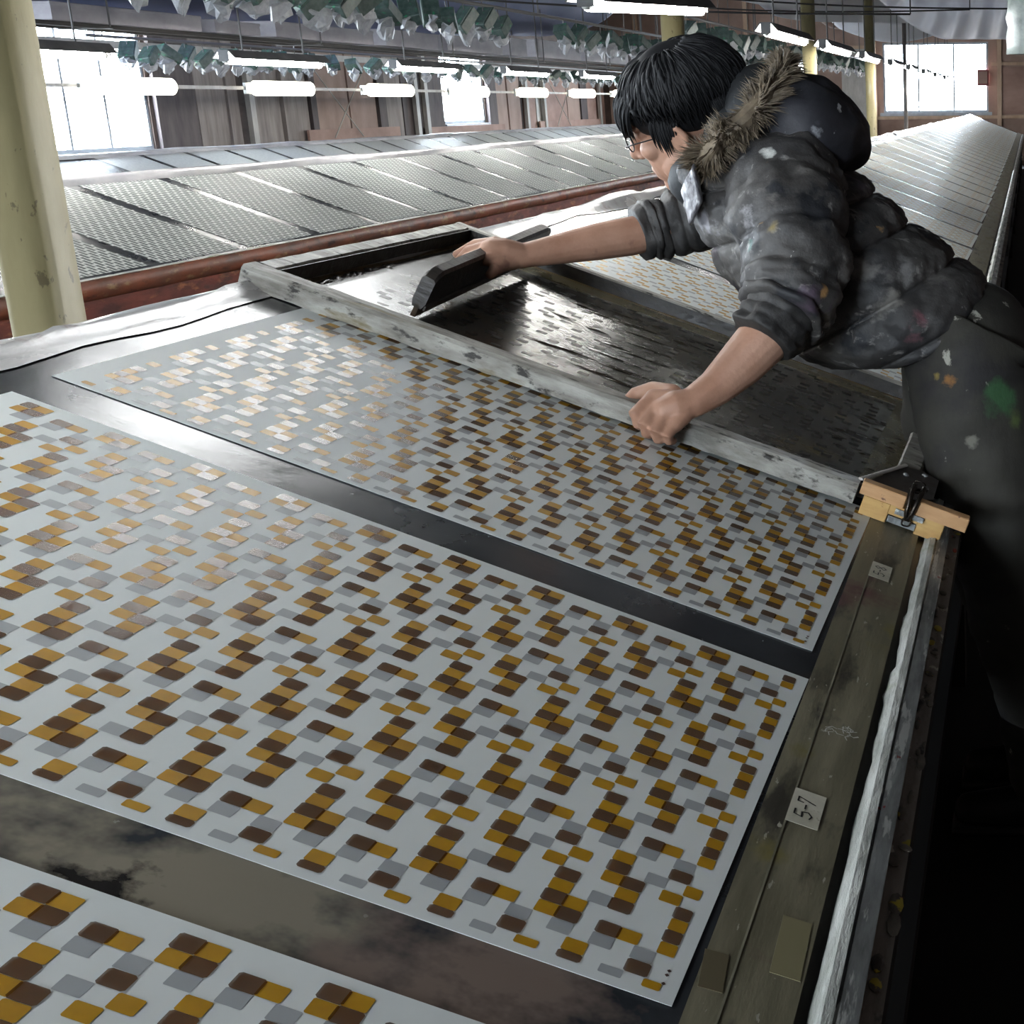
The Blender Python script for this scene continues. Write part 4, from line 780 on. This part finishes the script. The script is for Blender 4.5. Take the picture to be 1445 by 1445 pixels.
# hood lying back, lining rising behind the head
k = MB(); nu, nv = 40, 26; vs = []
hx = Vector((.93, 0, -.30)).normalized(); hz = Vector((.30, 0, .93)).normalized(); hy = Vector((0, 1, 0)); HCn = Vector((-.148, 1.165, 1.362))
k.ball(HCn, (.116, .180, .095), (hx, hy, hz), 64, 40)
k.v = [tuple(Vector(p)+(Vector(p)-HCn).normalized()*(.020*noise.noise(Vector(p)*7)+.010*noise.noise(Vector(p)*20)+.005*(.5-abs(noise.noise(Vector(p)*32))))) for p in k.v]
hood = k.build('hood', m_hood2, jacket, True)
k = MB(); k.ball((-.228, 1.155, 1.392), (.072, .135, .090), (Vector((.9, 0, -.4)).normalized(), hy, Vector((.4, 0, .9)).normalized()), 30, 20); k.ball((-.262, 1.10, 1.340), (.060, .085, .075), None, 24, 16)
k.v = [tuple(Vector(p)+Vector((noise.noise(Vector(p)*10), noise.noise(Vector(p)*10+Vector((5, 0, 0))), noise.noise(Vector(p)*10+Vector((0, 5, 0)))))*.012) for p in k.v]
k.build('hood_lining', m_lining, hood, True)
FP = catmull([(-.312, 1.010, 1.292), (-.294, .985, 1.322), (-.262, .972, 1.352), (-.222, .985, 1.384), (-.196, 1.02, 1.418), (-.182, 1.07, 1.450), (-.182, 1.14, 1.474), (-.192, 1.22, 1.478), (-.215, 1.29, 1.455), (-.250, 1.33, 1.410)], 14)
k = MB(); k.tube(FP, .018, 10); rf = random.Random(2)
for i in range(4200):                                                # fur: tapering curved hairs
    q = rf.randrange(len(FP)-1); p = FP[q].lerp(FP[q+1], rf.random()); d = (FP[q+1]-FP[q]).normalized(); an = rf.uniform(0, 2*pi); pa_ = d.cross(Vector((.3, .2, 1))).normalized(); o_ = pa_*math.cos(an)+d.cross(pa_)*math.sin(an); cl_ = p*26+o_*.9; o_ = (o_+Vector((noise.noise(cl_), noise.noise(cl_+Vector((9, 0, 0))), noise.noise(cl_+Vector((0, 9, 0)))))*1.5).normalized()
    dr = (o_+d*(.5+.9*noise.noise(p*22+Vector((3, 0, 0))))+Vector((-.1, -.1, .0))).normalized(); ln = rf.uniform(.020, .050)*(.8+.5*noise.noise(p*30)); b0 = p+o_*.014; w_ = dr.cross(Vector((rf.random(), rf.random(), rf.random()))).normalized()*.0016; md = b0+dr*ln*.55+Vector((0, 0, -.003)); tip = b0+dr*ln+Vector((rf.uniform(-.006, .006), rf.uniform(-.006, .006), -.008))
    x_ = dr.cross(w_).normalized()*.0012
    k.add([b0-w_, b0+w_, b0+x_, md-w_*.8, md+w_*.8, md+x_*.8, tip], [(0, 1, 4, 3), (1, 2, 5, 4), (2, 0, 3, 5), (3, 4, 6), (4, 5, 6), (5, 3, 6)])
fur = k.build('fur_trim', m_fur, hood); fur['kind'] = 'stuff'
# white paint marks on the jacket
k = MB()
def splat(k, c, nrm, pts, h=.003):
    nrm = Vector(nrm).normalized(); a = nrm.cross(Vector((0, 0, 1))).normalized(); b_ = nrm.cross(a); c = Vector(c); k.add([c+a*x+b_*y_+nrm*h for x, y_ in pts]+[c+nrm*(h+.0015)], [(i, (i+1) % len(pts), len(pts)) for i in range(len(pts))])
# --- trousers and boots
k = MB()
def leg(k, L, R, seed):
    P = catmull(L, 14); Rr = lerp1(R, 14); nA = 40; vs = []; fs = []; N = len(P); prev = None
    for i, p in enumerate(P):
        d = (P[min(i+1, N-1)]-P[max(i-1, 0)]).normalized(); a = prev or Vector((0, 1, 0)); a = (a-d*a.dot(d)).normalized(); b_ = d.cross(a); prev = a
        for j in range(nA):
            q = 2*pi*j/nA; dr = a*math.cos(q)+b_*math.sin(q); X = p+dr*Rr[i]; wr = .012*noise.noise(Vector((X.x*9, X.y*9, X.z*5+seed)))+.008*noise.noise(Vector((X.x*14, X.y*14, X.z*26)))
            vs.append(X+dr*wr)
    for i in range(N-1):
        for j in range(nA): q = (j+1) % nA; fs.append((i*nA+j, i*nA+q, (i+1)*nA+q, (i+1)*nA+j))
    c0 = len(vs); vs += [P[0], P[-1]]
    for j in range(nA): q = (j+1) % nA; fs.append((c0, q, j)); fs.append((c0+1, (N-1)*nA+j, (N-1)*nA+q))
    k.add(vs, fs)
leg(k, [HIPN+Vector((.02, .02, .06))]+LEGN, [.105, .118, .108, .086, .075, .070], 1); leg(k, [HIPF+Vector((.02, -.02, .06))]+LEGF, [.105, .112, .098, .082, .074, .070], 5)
k.ball((.145, 1.145, .965), (.125, .185, .115), (Vector((.8, 0, .6)), Vector((0, 1, 0)), Vector((-.6, 0, .8))), 32, 20)
k.build('trousers', m_pants, body, True)
m_boot = mat('rubber_boot', lin(30, 30, 32), lin(46, 45, 44), (9, 9, 9), .5)
for Lg in (LEGN, LEGF):
    e = Lg[-1]; b_ = MB(); b_.limb([(e.x+.03, e.y, .045), (e.x-.06, e.y, .045), (e.x-.16, e.y, .038)], [.040, .044, .034], 14); b_.limb([(e.x, e.y, .06), (e.x, e.y, .17)], [.050, .056], 14); b_.box((e.x-.195, e.y-.045, 0), (e.x+.07, e.y+.045, .018), .006); b_.build('boot', m_boot, body, True)
# --- hair: cap plus locks
k = MB(); hv = []
k.ball(hp(-.020, 0, .062), (.116, .093, .084), AX, 36, 24)
k.v = [tuple(Vector(p)+(Vector(p)-HC).normalized()*(.006*noise.noise(Vector(p)*18))) for p in k.v]
rh = random.Random(9)
def lock(root, tip, r_, bulge):
    a, b_ = Vector(root), Vector(tip); o_ = ((a+b_)/2-hp(-.01, 0, .04)).normalized(); P = [a, a.lerp(b_, .35)+o_*bulge, a.lerp(b_, .7)+o_*bulge*.8, b_]; k.tube(catmull(P, 3), [r_*.7, r_*.9, r_, r_, r_*.95, r_*.85, r_*.7, r_*.5, r_*.3, r_*.1], 6, True, None, .5)
for i in range(1500):
    az = rh.uniform(-pi, pi); ca, sa = math.cos(az), math.sin(az)     # az 0 = forehead, +-pi = nape
    t0 = rh.uniform(.0, .95); e0 = rh.uniform(.15, 1.25)
    def surf(el, az_, g=1.0): return hp(-.022+.116*g*math.cos(el)*math.cos(az_), .094*g*math.cos(el)*math.sin(az_), .062+.084*g*math.sin(el))
    fr = (1+ca)/2
    low = .0 if fr > .80 else (-.22 if fr > .62 else (-.40 if fr > .45 else -.85))
    e1 = max(low+rh.uniform(-.12, .1), e0-rh.uniform(.5, .9))
    lock(surf(e0, az, 1.0), surf(e1, az+rh.uniform(-.12, .12), 1.04), rh.uniform(.0028, .0048), rh.uniform(.002, .008))
for i in range(150): az = rh.uniform(-.95, .95); lock(surf(.45, az, 1.0), hp(.104+rh.uniform(-.004, .012)-.03*az*az, .082*math.sin(az), .036+rh.uniform(-.014, .016)-.012*abs(az)), rh.uniform(.003, .005), .010)
for s_ in (-1, 1):
    for i in range(60): x = rh.uniform(-.012, .040); lock(hp(x-.01, s_*.086, .050), hp(x+.004, s_*(.079), .022-rh.uniform(0, .030)-max(0, .02-abs(x-.022))*1.2), .004, .004)
for i in range(160): az = pi+rh.uniform(-1.0, 1.0); lock(surf(-.2, az, 1.0), hp(-.022+.105*math.cos(az), .082*math.sin(az), -.045-rh.uniform(0, .03)), .004, .005)
k.build('hair', m_hair, body, True)
# --- glasses
m_wire = mat('black_wire', lin(22, 22, 24), rough=.3, metal=.6); m_lens = m_glass
gl = None
for s_ in (-1, 1):
    cx = hp(.104, s_*.033, .012); R_ = [cx+HL*.024*math.cos(2*pi*i/24)*1.0+HU*.018*math.sin(2*pi*i/24)+HF*(-.004*(math.cos(2*pi*i/24)*s_)) for i in range(25)]
    k = MB(); k.tube(R_, .0013, 6); k.tube([cx+HL*s_*.024, hp(.085, s_*.072, .016), hp(.02, s_*.083, .016), hp(-.012, s_*.084, .006)], .0013, 6)
    if s_ == -1: k.tube([hp(.107, -.010, .016), hp(.110, 0, .019), hp(.107, .010, .016)], .0012, 6)
    g = k.build('glasses', m_wire, body, True) if gl is None else k.build('glasses_rim', m_wire, gl, True)
    gl = gl or g
    k = MB(); k.add([cx]+R_[:24], [(0, 1+i, 1+(i+1) % 24) for i in range(24)]); k.build('lens', m_lens, gl)
